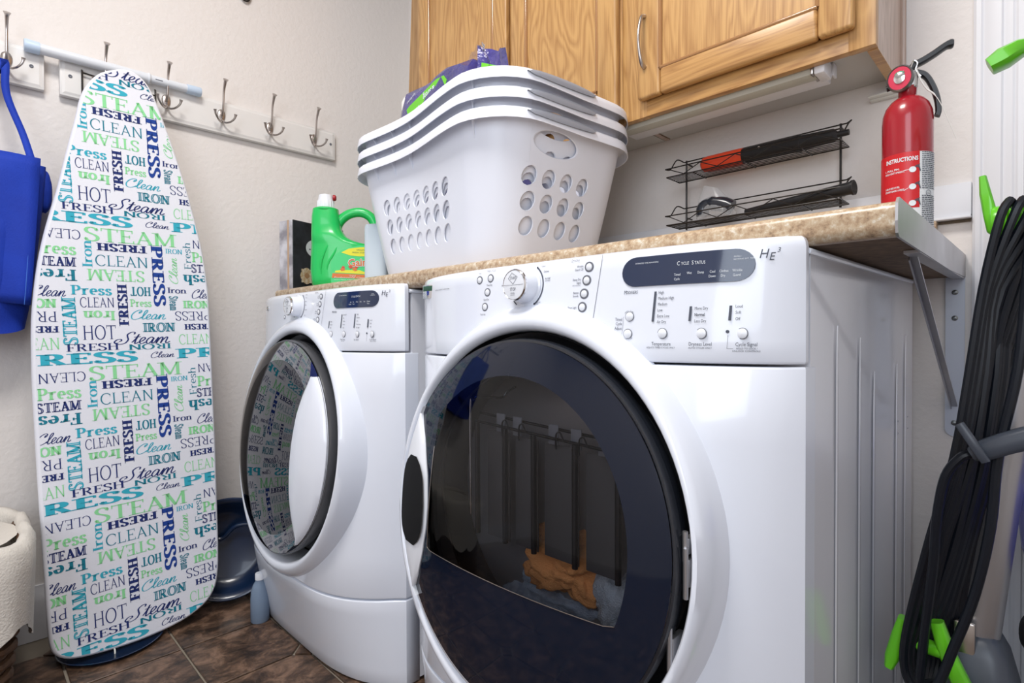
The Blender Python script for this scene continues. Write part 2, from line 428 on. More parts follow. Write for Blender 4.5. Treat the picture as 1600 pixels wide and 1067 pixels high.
def weld(o):
    bm = bmesh.new(); bm.from_mesh(o.data); bmesh.ops.remove_doubles(bm, verts=bm.verts, dist=1e-5); bmesh.ops.recalc_face_normals(bm, faces=bm.faces); bm.to_mesh(o.data); bm.free()

M_recess = mat('recess_black', (.006, .006, .007), .6, spec=.2)
def machine(name, label, cat, x, dryer):
    t = thing(name, label, cat, (x, 0, 0))
    # cabinet: the right side runs back very slightly outward
    mb = MB(); zt = .828
    vs = []
    for z in (.012, zt): vs += [(-HW, -.56, z), (HW - .001, -.56, z), (HW + .014, -.045, z), (-HW, -.045, z)]
    mb.add(vs, [(0, 1, 2, 3), (4, 5, 6, 7), (0, 1, 5, 4), (1, 2, 6, 5), (2, 3, 7, 6), (3, 0, 4, 7)])
    body = mb.build('cabinet', M_appl_side, t, smooth=False); cut(body, [cyl_cutter(.252, -.60, -.14)])
    for nm, z0, z1, tp in (('base_panel', .006, .186, 0), ('front_panel', .190, .7015, 0), ('control_panel', .7045, .8454, 1)):
        o = front_panel(z0, z1, tp).build(nm, M_appl, t); weld(o)
        if z1 > .2:
            o.data.polygons.foreach_set('use_smooth', [True] * len(o.data.polygons)); cut(o, [cyl_cutter(.2625, -.9, -.3)])
            o.data.set_sharp_from_angle(angle=math.radians(30))
    # lid with a rolled side edge
    mb = MB(); pf = [(-.004, .8275), (.0, .8265), (.0015, .829), (.0005, .8325), (-.005, .8350), (-.05, .8352), (-.05, .8275)]
    for s in (1, -1):
        P = [[(s * (HW + a + e_), y, z) for a, z in pf] for y, e_ in ((-.566, 0), (-.560, .001), (-.044, .0145))]
        mb.grid(P, closev=True); mb.add(P[0], [tuple(range(len(pf)))]); mb.add(P[-1], [tuple(range(len(pf)))])
    mb.box((-HW + .03, -.566, .8275), (HW - .03, -.044, .8350))
    mb.build('lid', M_appl, t, angle=50)
    # four feet
    for sx in (-1, 1):
        for sy in (-.52, -.10): MB().lathe([(.018, 0), (.018, .004), (.01, .006), (.01, .013)], (sx * .27, sy, 0.003), 'z', 12).build('foot', M_black, t)
    # ring bulge round the door opening
    S = 96; P = []
    for k in range(S):
        a = 2 * math.pi * k / S; c, s = math.cos(a), math.sin(a); row = []
        def at(r, y):
            f = max(0, (r - .262) / .030); return (r * c * (1 + (EX - 1) * f), y, ZC + r * s * (1 + (EZ - 1) * f))
        zo = ZC + RO * s * EZ; yo = front(RO * c * EX, zo)
        yc = min(yplane(zo), yo - .006)
        row = [at(RO + .004, yo + .006), at(RO + .002, yo - .001), at(RO - .002, yo + (yc - yo) * .45), at(RO - .007, yo + (yc - yo) * .8), at(RO - .014, yc - .001), at(RO - .022, yc - .002), at(RO - .026, yc + .001), at(RO - .0295, yc + .008), at(RO - .0305, yc + .05), at(RO - .033, yc + .075)]
        P.append(row)
    mb = MB().grid(P, closeu=True); ring = mb.build('door_surround', M_appl, t, angle=60)
    # dark gasket behind the door
    mb = MB(); P = []
    for k in range(S):
        a = 2 * math.pi * k / S; c, s = math.cos(a), math.sin(a)
        P.append([(r * c, y, ZC + r * s) for r, y in ((.2612, -.66), (.2605, -.635), (.236, -.628), (.225, -.632), (.218, -.618), (.2165, -.585))])
    mb.grid(P, closeu=True); mb.build('gasket', M_black, t)
    # drum
    mb = MB().lathe([(.2165, .585), (.245, .575), (.247, .20), (.235, .16), (.0, .155)], (0, 0, ZC), 'y', 48); mb.build('drum', M_drum, t)
    for k in range(9 if dryer else 3):
        a = math.pi * 2 * k / (9 if dryer else 3) + .35; ca, sa = math.cos(a), math.sin(a)
        mb = MB(); mb.box((-.012, -.57, -.245), (.012, -.17, -.222), .008, mx=Matrix.Translation((0, 0, ZC)) @ Matrix.Rotation(a, 4, 'Y')); mb.build('drum_vane', M_drum, t)
    # door: dark rim + domed glass following the tilted plane of the surround
    RD = .252 if dryer else .248; dz = ZC
    def dy(r, z, h): return yplane(z) - .006 - h * max(0, 1 - (r / RD) ** 2) ** .8
    door = bpy.data.objects.new('door', None); 
    mb = MB(); P = []
    for k in range(S):
        a = 2 * math.pi * k / S; c, s = math.cos(a), math.sin(a)
        def at(r, y): return (r * c, y, dz + r * s)
        zb = dz + RD * s; yb = yplane(zb)
        P.append([at(.212, yb + .034), at(RD - .012, yb + .03), at(RD - .003, yb + .022), at(RD, yb + .008), at(RD, yb - .002), at(RD - .0015, yb - .006), at(RD - .005, yb - .0065), at(RD - .007, yb - .003), at(.212, yb + .026)])
    mb.grid(P, closeu=True, closev=True)
    door = mb.build('door', mat('door_rim_dark', (.015, .018, .025) if dryer else (.07, .072, .08), .25, coat=.5), t)
    if dryer:
        P = []
        for k in range(50):
            a = math.radians(148 + 142 * k / 49); c, s = math.cos(a), math.sin(a); zb = dz + RD * s; yb = yplane(zb)
            P.append([(r * c, yy, dz + r * s) for r, yy in ((RD + .0005, yb + .024), (RD + .0012, yb + .008), (RD + .0012, yb - .003), (RD - .0005, yb - .0072), (RD - .0045, yb - .0078), (RD - .0065, yb - .005))])
        MB().grid(P).build('white_edge', M_white, door, angle=60)
    # opaque dark outer glass with a clear window of the photo's outline
    H = .034; RW = .200
    def win_r(a):      # window outline: circle cut by a chord below and softly at the left
        c, s = math.cos(a), math.sin(a); r = RW
        if not dryer: return r
        if s < 0: r = min(r, .072 / max(-s, 1e-3))
        if c < 0: r = min(r, .150 / max(-c, 1e-3))
        return r
    S2 = 160; P = []; G = []
    for k in range(S2):
        a = 2 * math.pi * k / S2; c, s = math.cos(a), math.sin(a); rw = win_r(a); row = []
        for q in range(13):
            r = rw + (RD - .005 - rw) * q / 12; z = dz + r * s; row.append((r * c, dy(r, z, H), z))
        P.append(row)
        g = []
        for q in range(10):
            r = max(rw * q / 9, .0005); z = dz + r * s; g.append((r * c, dy(r, z, H), z))
        G.append(g)
    sh = MB().grid(P, closeu=True).build('outer_glass', M_dglass if dryer else mat('smoked_glass', (.018, .018, .020), .03, spec=1.0, coat=1.0, ior=1.9), door, angle=180)
    MB().grid(G, closeu=True).build('window', M_glass if dryer else glass_mat('washer_glass', (.10, .10, .11), ior=2.1), door, angle=180)
    if dryer:   # bright bead along the window's lower and left edge
        pts = []
        for k in range(S2):
            a = 2 * math.pi * k / S2
            if math.radians(150) < a < math.radians(341):
                r = win_r(a); z = dz + r * math.sin(a); pts.append((r * math.cos(a), dy(r, z, H) - .0006, z))
        MB().tube(pts, .0005, 6).build('window_bead', M_nickel, door)
    # handle: white crescent on the side away from the hinge, with a grip recess
    sg = -1 if dryer else 1
    inner = [(.157, .168), (.144, .130), (.133, .083), (.128, .02), (.127, -.03), (.129, -.09), (.137, -.15), (.148, -.195)] if not dryer else [(.214, .140), (.200, .118), (.180, .087), (.160, .035), (.153, -.005), (.154, -.04), (.165, -.085), (.185, -.130), (.207, -.158)]
    n = 26; P = []
    zt_, zb_ = inner[0][1], inner[-1][1]
    def inx(z):
        for (xa, za), (xb, zb2) in zip(inner, inner[1:]):
            if zb2 <= z <= za: return xa + (xb - xa) * (za - z) / (za - zb2)
        return inner[-1][0]
    for k in range(n + 1):
        z = zt_ + (zb_ - zt_) * k / n; xi = inx(z); xo = math.sqrt(max((RD - .006) ** 2 - z * z, 0)); xi = min(xi, xo - .0005); row = []
        m_ = 8
        for q in range(m_ + 1):
            x_ = xi + (xo - xi) * q / m_; r = math.hypot(x_, z); lift = .005 * math.sin(math.pi * min(max(q / m_, .0), 1)) ** .5
            row.append((sg * x_, dy(r, dz + z, H) - .002 - lift, dz + z))
        row.append((sg * xo, yplane(dz + z) + .0, dz + z)); row.insert(0, (sg * xi, dy(math.hypot(xi, z), dz + z, H) + .002, dz + z))
        P.append(row)
    hd = MB().grid(P).build('handle', M_white if dryer else M_appl, door, angle=60); hd['label'] = 'white crescent handle'
    if dryer:
        P = []
        for k in range(15):
            z = .062 + (-.075 - .062) * k / 14; e = (abs(z + .0065) / .0685)
            xo = .236 - .022 * e ** 5; xi = inx(z) + .003 + .018 * e ** 6; row = []
            for q in range(6):
                x_ = xi + (xo - xi) * q / 5; r = math.hypot(x_, z); row.append((-x_, dy(r, dz + z, H) - .0082, dz + z))
            P.append(row)
        MB().grid(P).build('grip_recess', M_recess, hd)
    if not dryer: door.location.x = -.007
    # hinge blocks in the gap
    for z, hgt in ((.030, .018), (.002, .03), (-.085, .03)):
        xx = (1 if dryer else -1) * math.sqrt(.2570 ** 2 - z * z)
        mb = MB().box((xx - .0035, yplane(dz + z) + .004, dz + z - hgt / 2), (xx + .0035, yplane(dz + z) + .03, dz + z + hgt / 2), .0015)
        mb.tube([(xx, yplane(dz + z) + .003, dz + z - hgt * .9), (xx, yplane(dz + z) + .003, dz + z + hgt * .9)], .003, 8)
        mb.build('hinge', M_steel, t)
    # ------- control panel furniture; (x, z) measured from the machine's centre
    def on(x_, z_, d=.0006): return (x_, front(x_, z_) - d, z_)
    def fn(d=.0007): return lambda a, b: on(a, b, d)
    ink = MB(); white = MB()
    def txt(s, x_, z_, h, align='c', **k):
        if 'w' in k: k['w'] *= 1.05
        put_text(ink, s, x_, z_, h * 1.2, fn(), align, **k)
    # display
    pts = []; cx0, cx1, zc_, r = (.1655, .281, .8150, .0182) if dryer else (.172, .279, .8150, .0172)
    for k in range(17): a = math.pi / 2 + math.pi * k / 16; pts.append((cx0 + r * 1.05 * math.cos(a), zc_ + r * math.sin(a)))
    for k in range(17): a = -math.pi / 2 + math.pi * k / 16; pts.append((cx1 + r * 1.05 * math.cos(a), zc_ + r * math.sin(a)))
    mb = MB(); xa, xb = min(p[0] for p in pts), max(p[0] for p in pts); P = []
    for k in range(49):
        f = k / 48; x_ = xa + (xb - xa) * (f if .12 < f < .88 else (.12 * math.sin(f / .12 * math.pi / 2 - math.pi / 2) + .12 if f <= .12 else .88 + .12 * math.sin((f - .88) / .12 * math.pi / 2)))
        e_ = max(0, (cx0 - x_) / (r * 1.05), (x_ - cx1) / (r * 1.05)); hh_ = r * math.sqrt(max(0, 1 - e_ * e_)) + .00005
        P.append([on(x_, zc_ - hh_, -.001)] + [on(x_, zc_ - hh_ + 2 * hh_ * q / 6, .0012) for q in range(7)] + [on(x_, zc_ + hh_, -.001)])
    mb.grid(P).build('display', M_disp, t, angle=40)
    def wt_(s, x_, z_, h, align='c', **k): put_text(white, s, x_, z_, h, fn(.0016), align, **k)
    if dryer:
        wt_('ESTIMATED TIME REMAINING', .180, .8252, .0016, w=.030); wt_('SENSING /', .2795, .8245, .0015, 'l', xs=.8); wt_('REVISING EST. TIME', .2795, .8215, .0015, 'l', w=.021)
        wt_('C', .2195, .8213, .0048, xs=.75); wt_('YCLE', .2272, .8208, .0037, xs=.75); wt_('S', .2360, .8211, .0048, xs=.75); wt_('TATUS', .2440, .8206, .0037, xs=.75)
        for s, a in (('Timed', .2185), ('Wet', .2325), ('Damp', .2453), ('Cool', .2578), ('Clothes', .2697), ('Wrinkle', .2832)): wt_(s, a, .8092 - (.001 if a < .22 else 0), .0029, xs=.72)
        for s, a in (('Cycle', .2183), ('Down', .2576), ('Dry', .2690), ('Guard', .2826)): wt_(s, a, .8040 - (.001 if a < .22 else 0), .0029, xs=.72)
    else:
        wt_('EST. TIME REMAINING', .190, .8252, .0014, w=.028); wt_('CYCLE STATUS', .235, .8213, .0036, xs=.8); wt_('SENSING', .283, .8245, .0014, xs=.9); wt_('ADDING CLOTHES', .283, .822, .0014, xs=.7)
        for s, a in (('Add', .2195), ('Pre', .2285), ('Wash', .2395), ('Rinse', .251), ('Spin', .2615), ('Clothes', .2725)): wt_(s, a, .8095, .0026, xs=.75)
        for s, a in (('Clothes', .218), ('Wash', .2292), ('Clean', .2722)): wt_(s, a, .8050, .0026, xs=.75)
    put_text(ink, 'H', .3085, .8262, .0100, fn(), shear=.25, xs=.85); put_text(ink, 'E', .3160, .8228, .0085, fn(), shear=.25, xs=.85); put_text(ink, '3', .3218, .8295, .0052, fn(), shear=.25)
    # knob
    kx, kz = (-.0175, .8095) if dryer else (-.020, .8095)
    ky = front(kx, kz)
    kb = MB().lathe([(.0285, -.002), (.0285, .002), (.0258, .004), (.0240, .016), (.0222, .0255)], (kx, ky, kz), 'y', 48)
    kn = kb.build('knob', M_appl, t)
    MB().lathe([(.0226, .023), (.0230, .0265), (.0214, .0285), (.0204, .0275)], (kx, ky, kz), 'y', 48).build('chrome_ring', M_chrome, kn)
    MB().lathe([(.0210, .0245), (.0206, .0280), (.014, .0286), (0, .0288)], (kx, ky, kz), 'y', 48).build('knob_face', M_white, kn)
    mb = MB(); kf = lambda a, b: (kx + (a - kx) * 1.12, ky - .0291, kz + (b - kz) * 1.12)
    mb.add([kf(kx - .018, kz - .0004), kf(kx + .018, kz - .0004), kf(kx + .018, kz + .0000), kf(kx - .018, kz + .0000)], [(0, 1, 2, 3)])
    for (a0, b0_), (a1, b1_) in (((0, .001), (-.0085, .0085)), ((-.0085, .0085), (-.002, .0155)), ((-.002, .0155), (.0075, .0100)), ((.0075, .0100), (0, .001))):
        mb.tube([kf(kx + a0, kz + b0_), kf(kx + a1, kz + b1_)], .00022, 4)
    put_text(mb, 'START', kx, kz + .0088, .0036, kf, xs=.7); put_text(mb, 'STOP', kx - .0005, kz - .0055, .0042, kf, xs=.7); put_text(mb, 'CANCEL', kx - .001, kz - .0105, .0017, kf, xs=.8); put_text(mb, 'HOLD 1 SEC', kx - .001, kz - .0130, .0014, kf, xs=.7)
    mb.build('knob_print', M_ink, kn, smooth=False, fix=False)
    # indicator arcs round the knob
    def arc(a0, a1, r, w_):
        pts = [(kx + r * math.cos(math.radians(a0 + (a1 - a0) * k / 14)), kz + r * math.sin(math.radians(a0 + (a1 - a0) * k / 14))) for k in range(15)]
        b_ = len(ink.v); V = []
        for k, (a, b) in enumerate(pts):
            an = math.radians(a0 + (a1 - a0) * k / 14); V += [on(a - w_ * math.cos(an), b - w_ * math.sin(an)), on(a + w_ * math.cos(an), b + w_ * math.sin(an))]
        ink.add(V, [(2 * k, 2 * k + 1, 2 * k + 3, 2 * k + 2) for k in range(14)])
    def dotp(a, b, r): ink.add([on(a + r * math.cos(k * math.pi / 6), b + r * math.sin(k * math.pi / 6)) for k in range(12)], [tuple(range(12))])
    arc(52, -58, .0322, .0011); arc(208, 236, .0322, .0009)
    dotp(kx + .0322 * math.cos(math.radians(52)), kz + .0322 * math.sin(math.radians(52)), .0016); dotp(kx + .0322 * math.cos(math.radians(-58)), kz + .0322 * math.sin(math.radians(-58)), .0019)
    if dryer:
        txt('Casual', .0100, .8365, .0024, 'l', xs=.7); txt('Delicate', .0150, .8283, .0024, 'l', xs=.7); txt('Air Fluff', .0180, .8178, .0024, 'l', xs=.7); txt('NO HEAT', .0185, .8145, .0014, 'l'); txt('QUICK DRY', .0025, .7845, .0013, 'l', xs=.8); txt('CYCLE', .0025, .7822, .0013, 'l', xs=.8)
        txt('Normal', -.0405, .8355, .0026, 'r', xs=.72, bold=.01); txt('Jeans', -.0525, .8262, .0022, 'r', xs=.7); txt('Heavy Duty', -.0580, .8135, .0022, 'r', xs=.7)
        txt('Rack', -.1225, .8370, .0022, xs=.8); txt('TIMED CYCLES', -.0960, .8385, .0024, xs=.75); txt('Timed Dry', -.0985, .8165, .0023, xs=.75); txt('Quick Dry', -.1040, .7938, .0023, xs=.75); txt('Touch Up', -.1100, .7705, .0023, xs=.75)
        rings = [(-.1227, .8256), (-.0967, .8267), (-.1022, .8050), (-.1061, .7820)]
        opts = (('Wrinkle', 'Guard 120', None), ('Damp Dry', 'Signal', 'LAST CYCLE ONLY'), ('Button', 'Sounds', None), ('Drum Light', None, None))
    else:
        for s, z in (('Normal', .8365), ('Casual', .829), ('Whites', .820), ('Delicate', .8115), ('Hand Wash', .800), ('Quick', .787)): txt(s, .015, z, .0022, 'l', xs=.7)
        rings = [(-.058, .8300), (-.0655, .8180), (-.0665, .8060), (-.0655, .7930), (-.097, .7850)]
        opts = (('Extra', 'Rinse', None), ('Auto', 'Soak', None), ('Button', 'Sounds', None), ('2nd Rinse', 'Drain', None))
    for a, b in rings:
        r_ = .0052 if dryer else .0036
        rg = MB().lathe([(r_ + .0016, .000), (r_ + .0014, .0008), (r_, .0010), (r_ - .0004, .0005)], (a, front(a, b), b), 'y', 24).build('button_ring', M_grey, t)
        MB().lathe([(r_ - .0002, .0), (r_ - .0005, .0012), (r_ * .6, .0018), (0, .002)], (a, front(a, b), b), 'y', 20).build('button', M_white, rg)
    txt('O', .0655, .8385, .0034, xs=.8, shear=.15); txt('PTIONS', .0725, .8383, .0026, xs=.8, shear=.15)
    for (a, b), ls in zip(((.0946, .8277), (.0916, .8100), (.0886, .7922), (.0866, .7744)), opts):
        rg = MB().lathe([(.0072, .0), (.0070, .0009), (.0052, .0011), (.0048, .0005)], (a, front(a, b), b), 'y', 28).build('button_ring', M_grey, t)
        MB().lathe([(.0051, .0), (.0047, .0013), (.0028, .002), (0, .0022)], (a, front(a, b), b), 'y', 20).build('button', M_white, rg)
        s1, s2, s3 = ls
        txt(s1, a - .0095, b + (.0022 if s2 else 0), .0025, 'r', xs=.75)
        if s2: txt(s2, a - .0095, b - .0022, .0025, 'r', xs=.75)
        if s3: txt(s3, a - .0095, b - .0058, .0012, 'r', xs=.8)
    # small bulb icon beside the last option
    if dryer: dotp(a - .0315, b + .0005, .0011)
    # seam
    ink.add([on(.1152, .842), on(.1158, .842), on(.1038, .745), on(.1032, .745)], [(0, 1, 2, 3)])
    txt('M', .1520, .7905, .0040, xs=.75, shear=.1); txt('ODIFIERS', .1610, .7901, .0031, xs=.75, shear=.1)
    def bar(x0, z0, z1, w_=.0014):
        n_ = 6; V = []
        for k in range(n_ + 1): z = z0 + (z1 - z0) * k / n_; xx = x0 - .0022 * (z0 - z) / .035; V += [on(xx - w_, z, .0009), on(xx + w_, z, .0009)]
        ink.add(V, [(2 * k, 2 * k + 1, 2 * k + 3, 2 * k + 2) for k in range(n_)])
    if dryer:
        bar(.1925, .7895, .7532); bar(.2352, .7702, .7532); bar(.2772, .7698, .7532)
        for s, z in zip(('High', 'Medium High', 'Medium', 'Low', 'Extra Low', 'Air Dry'), (.7882, .7812, .7742, .7671, .7600, .7530)): txt(s, .1965 - (.7882 - z) * .03, z, .0029, 'l', xs=.72)
        for s, z, bd_ in (('More Dry', .7678, 0), ('Normal', .7605, .02), ('Less Dry', .7533, 0)): txt(s, .2395, z, .0029, 'l', xs=.72, bold=bd_)
        for s, z in (('Loud', .7690), ('Soft', .7622), ('Off', .7550)): txt(s, .2818, z, .0029, 'l', xs=.72)
        bl = [(.2026, .7389, .0052), (.2472, .7387, .0052), (.2885, .7385, .0052), (.1591, .7600, .0050), (.1576, .7386, .0050)]
        txt('Temperature', .2015, .7268, .0034, xs=.75); txt('ADJUSTS TIMED CYCLES ONLY', .2010, .7222, .0016, w=.033)
        txt('Dryness Level', .2462, .7268, .0034, xs=.75); txt('AUTO CYCLES ONLY', .2462, .7222, .0016, w=.024)
        txt('Cycle Signal', .2925, .7266, .0034, xs=.75); txt('HOLD TO LOCK /', .2930, .7218, .0016, w=.019); txt('UNLOCK CONTROLS', .2925, .7190, .0016, w=.025)
        for s, z in (('Timed', .7570), ('Cycle', .7514), ('Adjust', .7458)): txt(s, .1490, z, .0032, 'r', xs=.72)
        for s, z, r_ in (('MORE TIME', .7600, .0072), ('LESS TIME', .7386, -.0072)):
            for q, ch in enumerate(s):
                if ch == ' ': continue
                an = (q - 4) * .21; txt(ch, .1585 + abs(r_) * math.sin(an), z + r_ * math.cos(an) * 1.0, .0013, rot=-an if r_ > 0 else an, xs=.9)
        ink.add([on(.1508, .760), on(.1511, .760), on(.1498, .7385), on(.1495, .7385)], [(0, 1, 2, 3)])
        dotp(.2742, .7407, .0019)
        ink.add([on(.2744, .7365), on(.2747, .7365), on(.2741, .7215), on(.2738, .7215)], [(0, 1, 2, 3)]); ink.add([on(.2738, .7215), on(.2738, .7218), on(.2800, .7218), on(.2800, .7215)], [(0, 1, 2, 3)])
        mb = MB().box((-.318, front(-.29, .818) - .004, .8065), (-.262, front(-.29, .818) - .0005, .8325), .0012)
    else:
        bar(.1412, .7700, .7545); bar(.1905, .7840, .7545); bar(.2352, .7840, .7545); bar(.2728, .7720, .7545)
        for x0, zs, ws in ((.146, (.769, .762, .7555), ('Heavy', 'Normal', 'Light')), (.195, (.783, .776, .769, .762, .755), ('Hot/Cold', 'Hot', 'Warm', 'Warm', 'Cold')), (.240, (.783, .776, .769, .762, .755), ('High', 'Medium', 'Low', 'Extra Low', 'No Spin')), (.277, (.770, .763, .756), ('Loud', 'Soft', 'Off'))):
            for z, s in zip(zs, ws): txt(s, x0, z, .0024, 'l', xs=.7)
        bl = [(.1509, .7410, .0048), (.2000, .7408, .0048), (.2431, .7406, .0048), (.2825, .7405, .0048)]
        for s, a in (('Soil Level', .149), ('Wash Temp', .198), ('Spin Speed', .2415), ('Cycle Signal', .2850)): txt(s, a, .7295, .0028, xs=.68)
        txt('HOLD TO LOCK', .286, .7255, .0014, xs=.8); txt('AUTO CYCLES', .198, .7257, .0012, xs=.8); dotp(.2700, .7425, .0018)
        ink.add([on(.2700, .739), on(.2703, .739), on(.2698, .7255), on(.2695, .7255)], [(0, 1, 2, 3)])
    for a, b, r_ in bl:
        r_ *= 1.12 if dryer else 1.35
        rg = MB().lathe([(r_ + .0007, .0), (r_ + .0006, .0006), (r_, .0004)], (a, front(a, b), b), 'y', 28).build('button_ring', M_grey, t)
        MB().lathe([(r_, .0), (r_ - .0003, .0012), (r_ * .7, .0020), (0, .0023)], (a, front(a, b), b), 'y', 24).build('button', M_white, rg)
    o = ink.build('panel_print', M_ink, t, smooth=False, fix=False, kind='stuff')
    o = white.build('display_print', M_inkw, t, smooth=False, fix=False, kind='stuff')
    return t

dr = machine('dryer', 'white front-loading clothes dryer, nearer of the two machines, towels behind its dark window', 'dryer', 1.2315, True)
wa = machine('washing_machine', 'white front-loading washing machine left of the dryer, beside the ironing board', 'washing machine', .469, False)
# small chrome and green badge at the dryer panel's left end
def cp(x, z, d): return (x, front(x, z) - d, z)
mb = MB(); yb = front(-.292, .818)
mb.box((-.305, yb - .0045, .8052), (-.272, yb + .002, .8310), .002); bd = mb.build('badge', M_chrome, dr)
mb = MB(); mb.box((-.302, yb - .0052, .8190), (-.275, yb - .004, .8285), .0006); mb.build('green_plate', mat('badge_green', (.03, .10, .06), .4), bd)
mb = MB(); put_text(mb, 'EFFICIENT DRYER', -.258, .8180, .0018, lambda a, b: cp(a, b, .0007), 'l', w=.052); mb.build('badge_print', M_ink, dr, smooth=False, fix=False)
# round badge at the washer panel's left end
MB().lathe([(.006, 0), (.0062, .002), (.0045, .0032), (.003, .002), (0, .002)], (-.235, front(-.235, .812), .812), 'y', 24).build('round_button', M_chrome, wa)
# pressed ribs on the dryer's right side
for (y, zt_, wd) in ((-.470, .748, .004), (-.372, .733, .005), (-.300, .684, .006), (-.165, .690, .005), (-.105, .735, .004)):
    xs_ = HW + .0005 + .015 * (y + .56) / .515
    P = []
    for k in range(14):
        z = zt_ - (zt_ - .06) * (k / 13) ** 1.6; w_ = wd * min(1, ((zt_ - z) / .05 + .02)) ** .7
        P.append([(xs_, y - w_, z), (xs_ + .0011, y - w_ * .55, z), (xs_ + .0011, y + w_ * .55, z), (xs_, y + w_, z)])
    MB().grid(P).build('side_rib', M_appl_side, dr, angle=60)
# plates and screws of the pressed joint near the back edge
for y in (-.155, -.075): 
    for z in (.595, .575): MB().box((HW + .0115 + .012 * (y + .1), y - .006, z - .0012), (HW + .0130 + .012 * (y + .1), y + .006, z + .0012), .0005).build('side_clip', M_grey, dr)

# laundry seen through the dryer window
def crumple(name, label, cat, c, sx, sy, sz, m, seed, amp=.35):
    rnd = random.Random(seed); bm = bmesh.new(); bmesh.ops.create_icosphere(bm, subdivisions=5, radius=1)
    from mathutils import noise
    for v in bm.verts:
        p = v.co.copy(); q = p * 1.6 + Vector((seed * 3.3, seed, 0)); r = 1 + amp * noise.noise(q) + amp * .7 * abs(noise.noise(q * 2.3)) + amp * .15 * noise.noise(q * 7)
        v.co = Vector((p.x * sx * r, p.y * sy * r, max(p.z, -.62) * sz * r))
    mb = MB().frombm(bm, mx=Matrix.Translation(c)); o = mb.build(name, m, None, angle=180); return tag(o, label, cat)
xd = 1.2315
crumple('grey_towel', 'grey towel lying in the dryer drum beside the orange one', 'towel', (xd - .035, -.535, ZC - .168), .115, .070, .050, mat('grey_terry', (.52, .60, .68), .95, noise=(70, (.26, .31, .37), .5), bump=(500, .8, .003)), 3)
crumple('white_towel', 'pale towel at the right edge of the dryer window', 'towel', (xd + .105, -.570, ZC - .120), .042, .040, .060, mat('white_terry', (.58, .62, .64), .95, bump=(500, .9, .004)), 8)
crumple('orange_towel', 'orange towel crumpled in the dryer drum behind the dark glass', 'towel', (xd + .020, -.575, ZC - .092), .075, .040, .052, mat('orange_terry', (.85, .36, .12), .95, bump=(400, .7, .003)), 5, .5)
# wire rack fitted inside the drum
rk = thing('drying_rack', 'dark wire rack standing just inside the dryer door above the towels', 'rack', (xd, 0, 0))
yk = -.652
def rp(x, z, d=0): return (x, yk + d, ZC + z)
for d, dz_ in ((0, 0), (.012, .011)): MB().tube([rp(-.120, .121 + dz_, d), rp(.160, .108 + dz_, d)], .0022, 8).build('rail', M_black, rk)
MB().tube(spl([rp(-.130, -.03), rp(-.131, .138), rp(-.124, .154), (rp(-.108, .160)), rp(-.060, .162), rp(-.046, .172), rp(-.030, .180)], 5), .0018, 8).build('bent_wire', M_chrome, rk)
for x_ in (-.112, -.050, .008, .082, .150): MB().tube([rp(x_, .120 - .045 * (x_ + .12), -.002), rp(x_, -.055, -.002)], .0042, 8).build('upright', M_black, rk)
M_slat = mat('slat_grey', (.085, .080, .078), .6); M_clip = mat('clip_grey', (.20, .20, .21), .5)
for x_, w_ in ((-.106, .050), (-.044, .046), (.014, .062), (.088, .054)):
    MB().box(rp(x_, -.060, .014), rp(x_ + w_, .108 - .045 * (x_ + .12), .016), .002).build('slat', M_slat, rk)
for x_ in (-.075, -.040, .030, .070, .115):
    z_ = .121 - .047 * (x_ + .12); MB().box(rp(x_, z_ - .010, .004), rp(x_ + .018, z_ + .018, .006), .001).build('clip', M_clip, rk)
    MB().tube(spl([rp(x_ + .020, z_ - .014, -.003), rp(x_ + .022, z_ + .006, -.005), rp(x_ + .028, z_ + .010, -.004), rp(x_ + .034, z_ - .002, -.003)], 4), .0013, 6).build('wire_loop', M_black, rk)

# ------------------------------------------------------------------ wall cabinets
YF = -.2089
M_bead = mat('oak_bead', (.36, .18, .07), .16, coat=.8)
def raised_door(parent, x0, x1, z0, z1, handle=None, dark=None):
    y0 = YF - .001; y1 = YF - .019; w = .052
    d = MB()
    d.box((x0, y1, z0), (x0 + w, y0, z1), .006, seg=3).box((x1 - w, y1, z0), (x1, y0, z1), .006, seg=3)
    dm = d.build('door', M_oak, parent)
    MB().box((x0 + w, y1 + .0003, z0), (x1 - w, y0, z0 + w), .006, seg=3).build('lower_rail', M_oakh, dm)
    MB().box((x0 + w, y1 + .0003, z1 - w), (x1 - w, y0, z1), .0035).build('upper_rail', M_oakh, dm)
    MB().box((x0 + w - .003, y1 + .006, z0 + w - .003), (x1 - w + .003, y0, z1 - w + .003)).build('panel', M_oak, dm)
    # moulded bead round the panel
    mb = MB()
    for a, b in (((x0 + w, z0 + w), (x0 + w, z1 - w)), ((x1 - w, z0 + w), (x1 - w, z1 - w)), ((x0 + w, z0 + w), (x1 - w, z0 + w)), ((x0 + w, z1 - w), (x1 - w, z1 - w))):
        mb.tube([(a[0], y1 + .0035, a[1]), (b[0], y1 + .0035, b[1])], .0042, 12)
    mb.build('bead', M_bead, dm)
    if handle:
        hx, hz0, hz1 = handle
        pts = spl([(hx, y1 - .001, hz1), (hx, y1 - .012, hz1 - .006), (hx, y1 - .021, hz1 - .03), (hx, y1 - .024, (hz0 + hz1) / 2), (hx, y1 - .021, hz0 + .03), (hx, y1 - .012, hz0 + .006), (hx, y1 - .001, hz0)], 6)
        n = len(pts); mb = MB().tube(pts, [.0048 - .0018 * math.sin(math.pi * i / (n - 1)) for i in range(n)], 12)
        mb.build('handle', M_nickel, dm)
    return dm
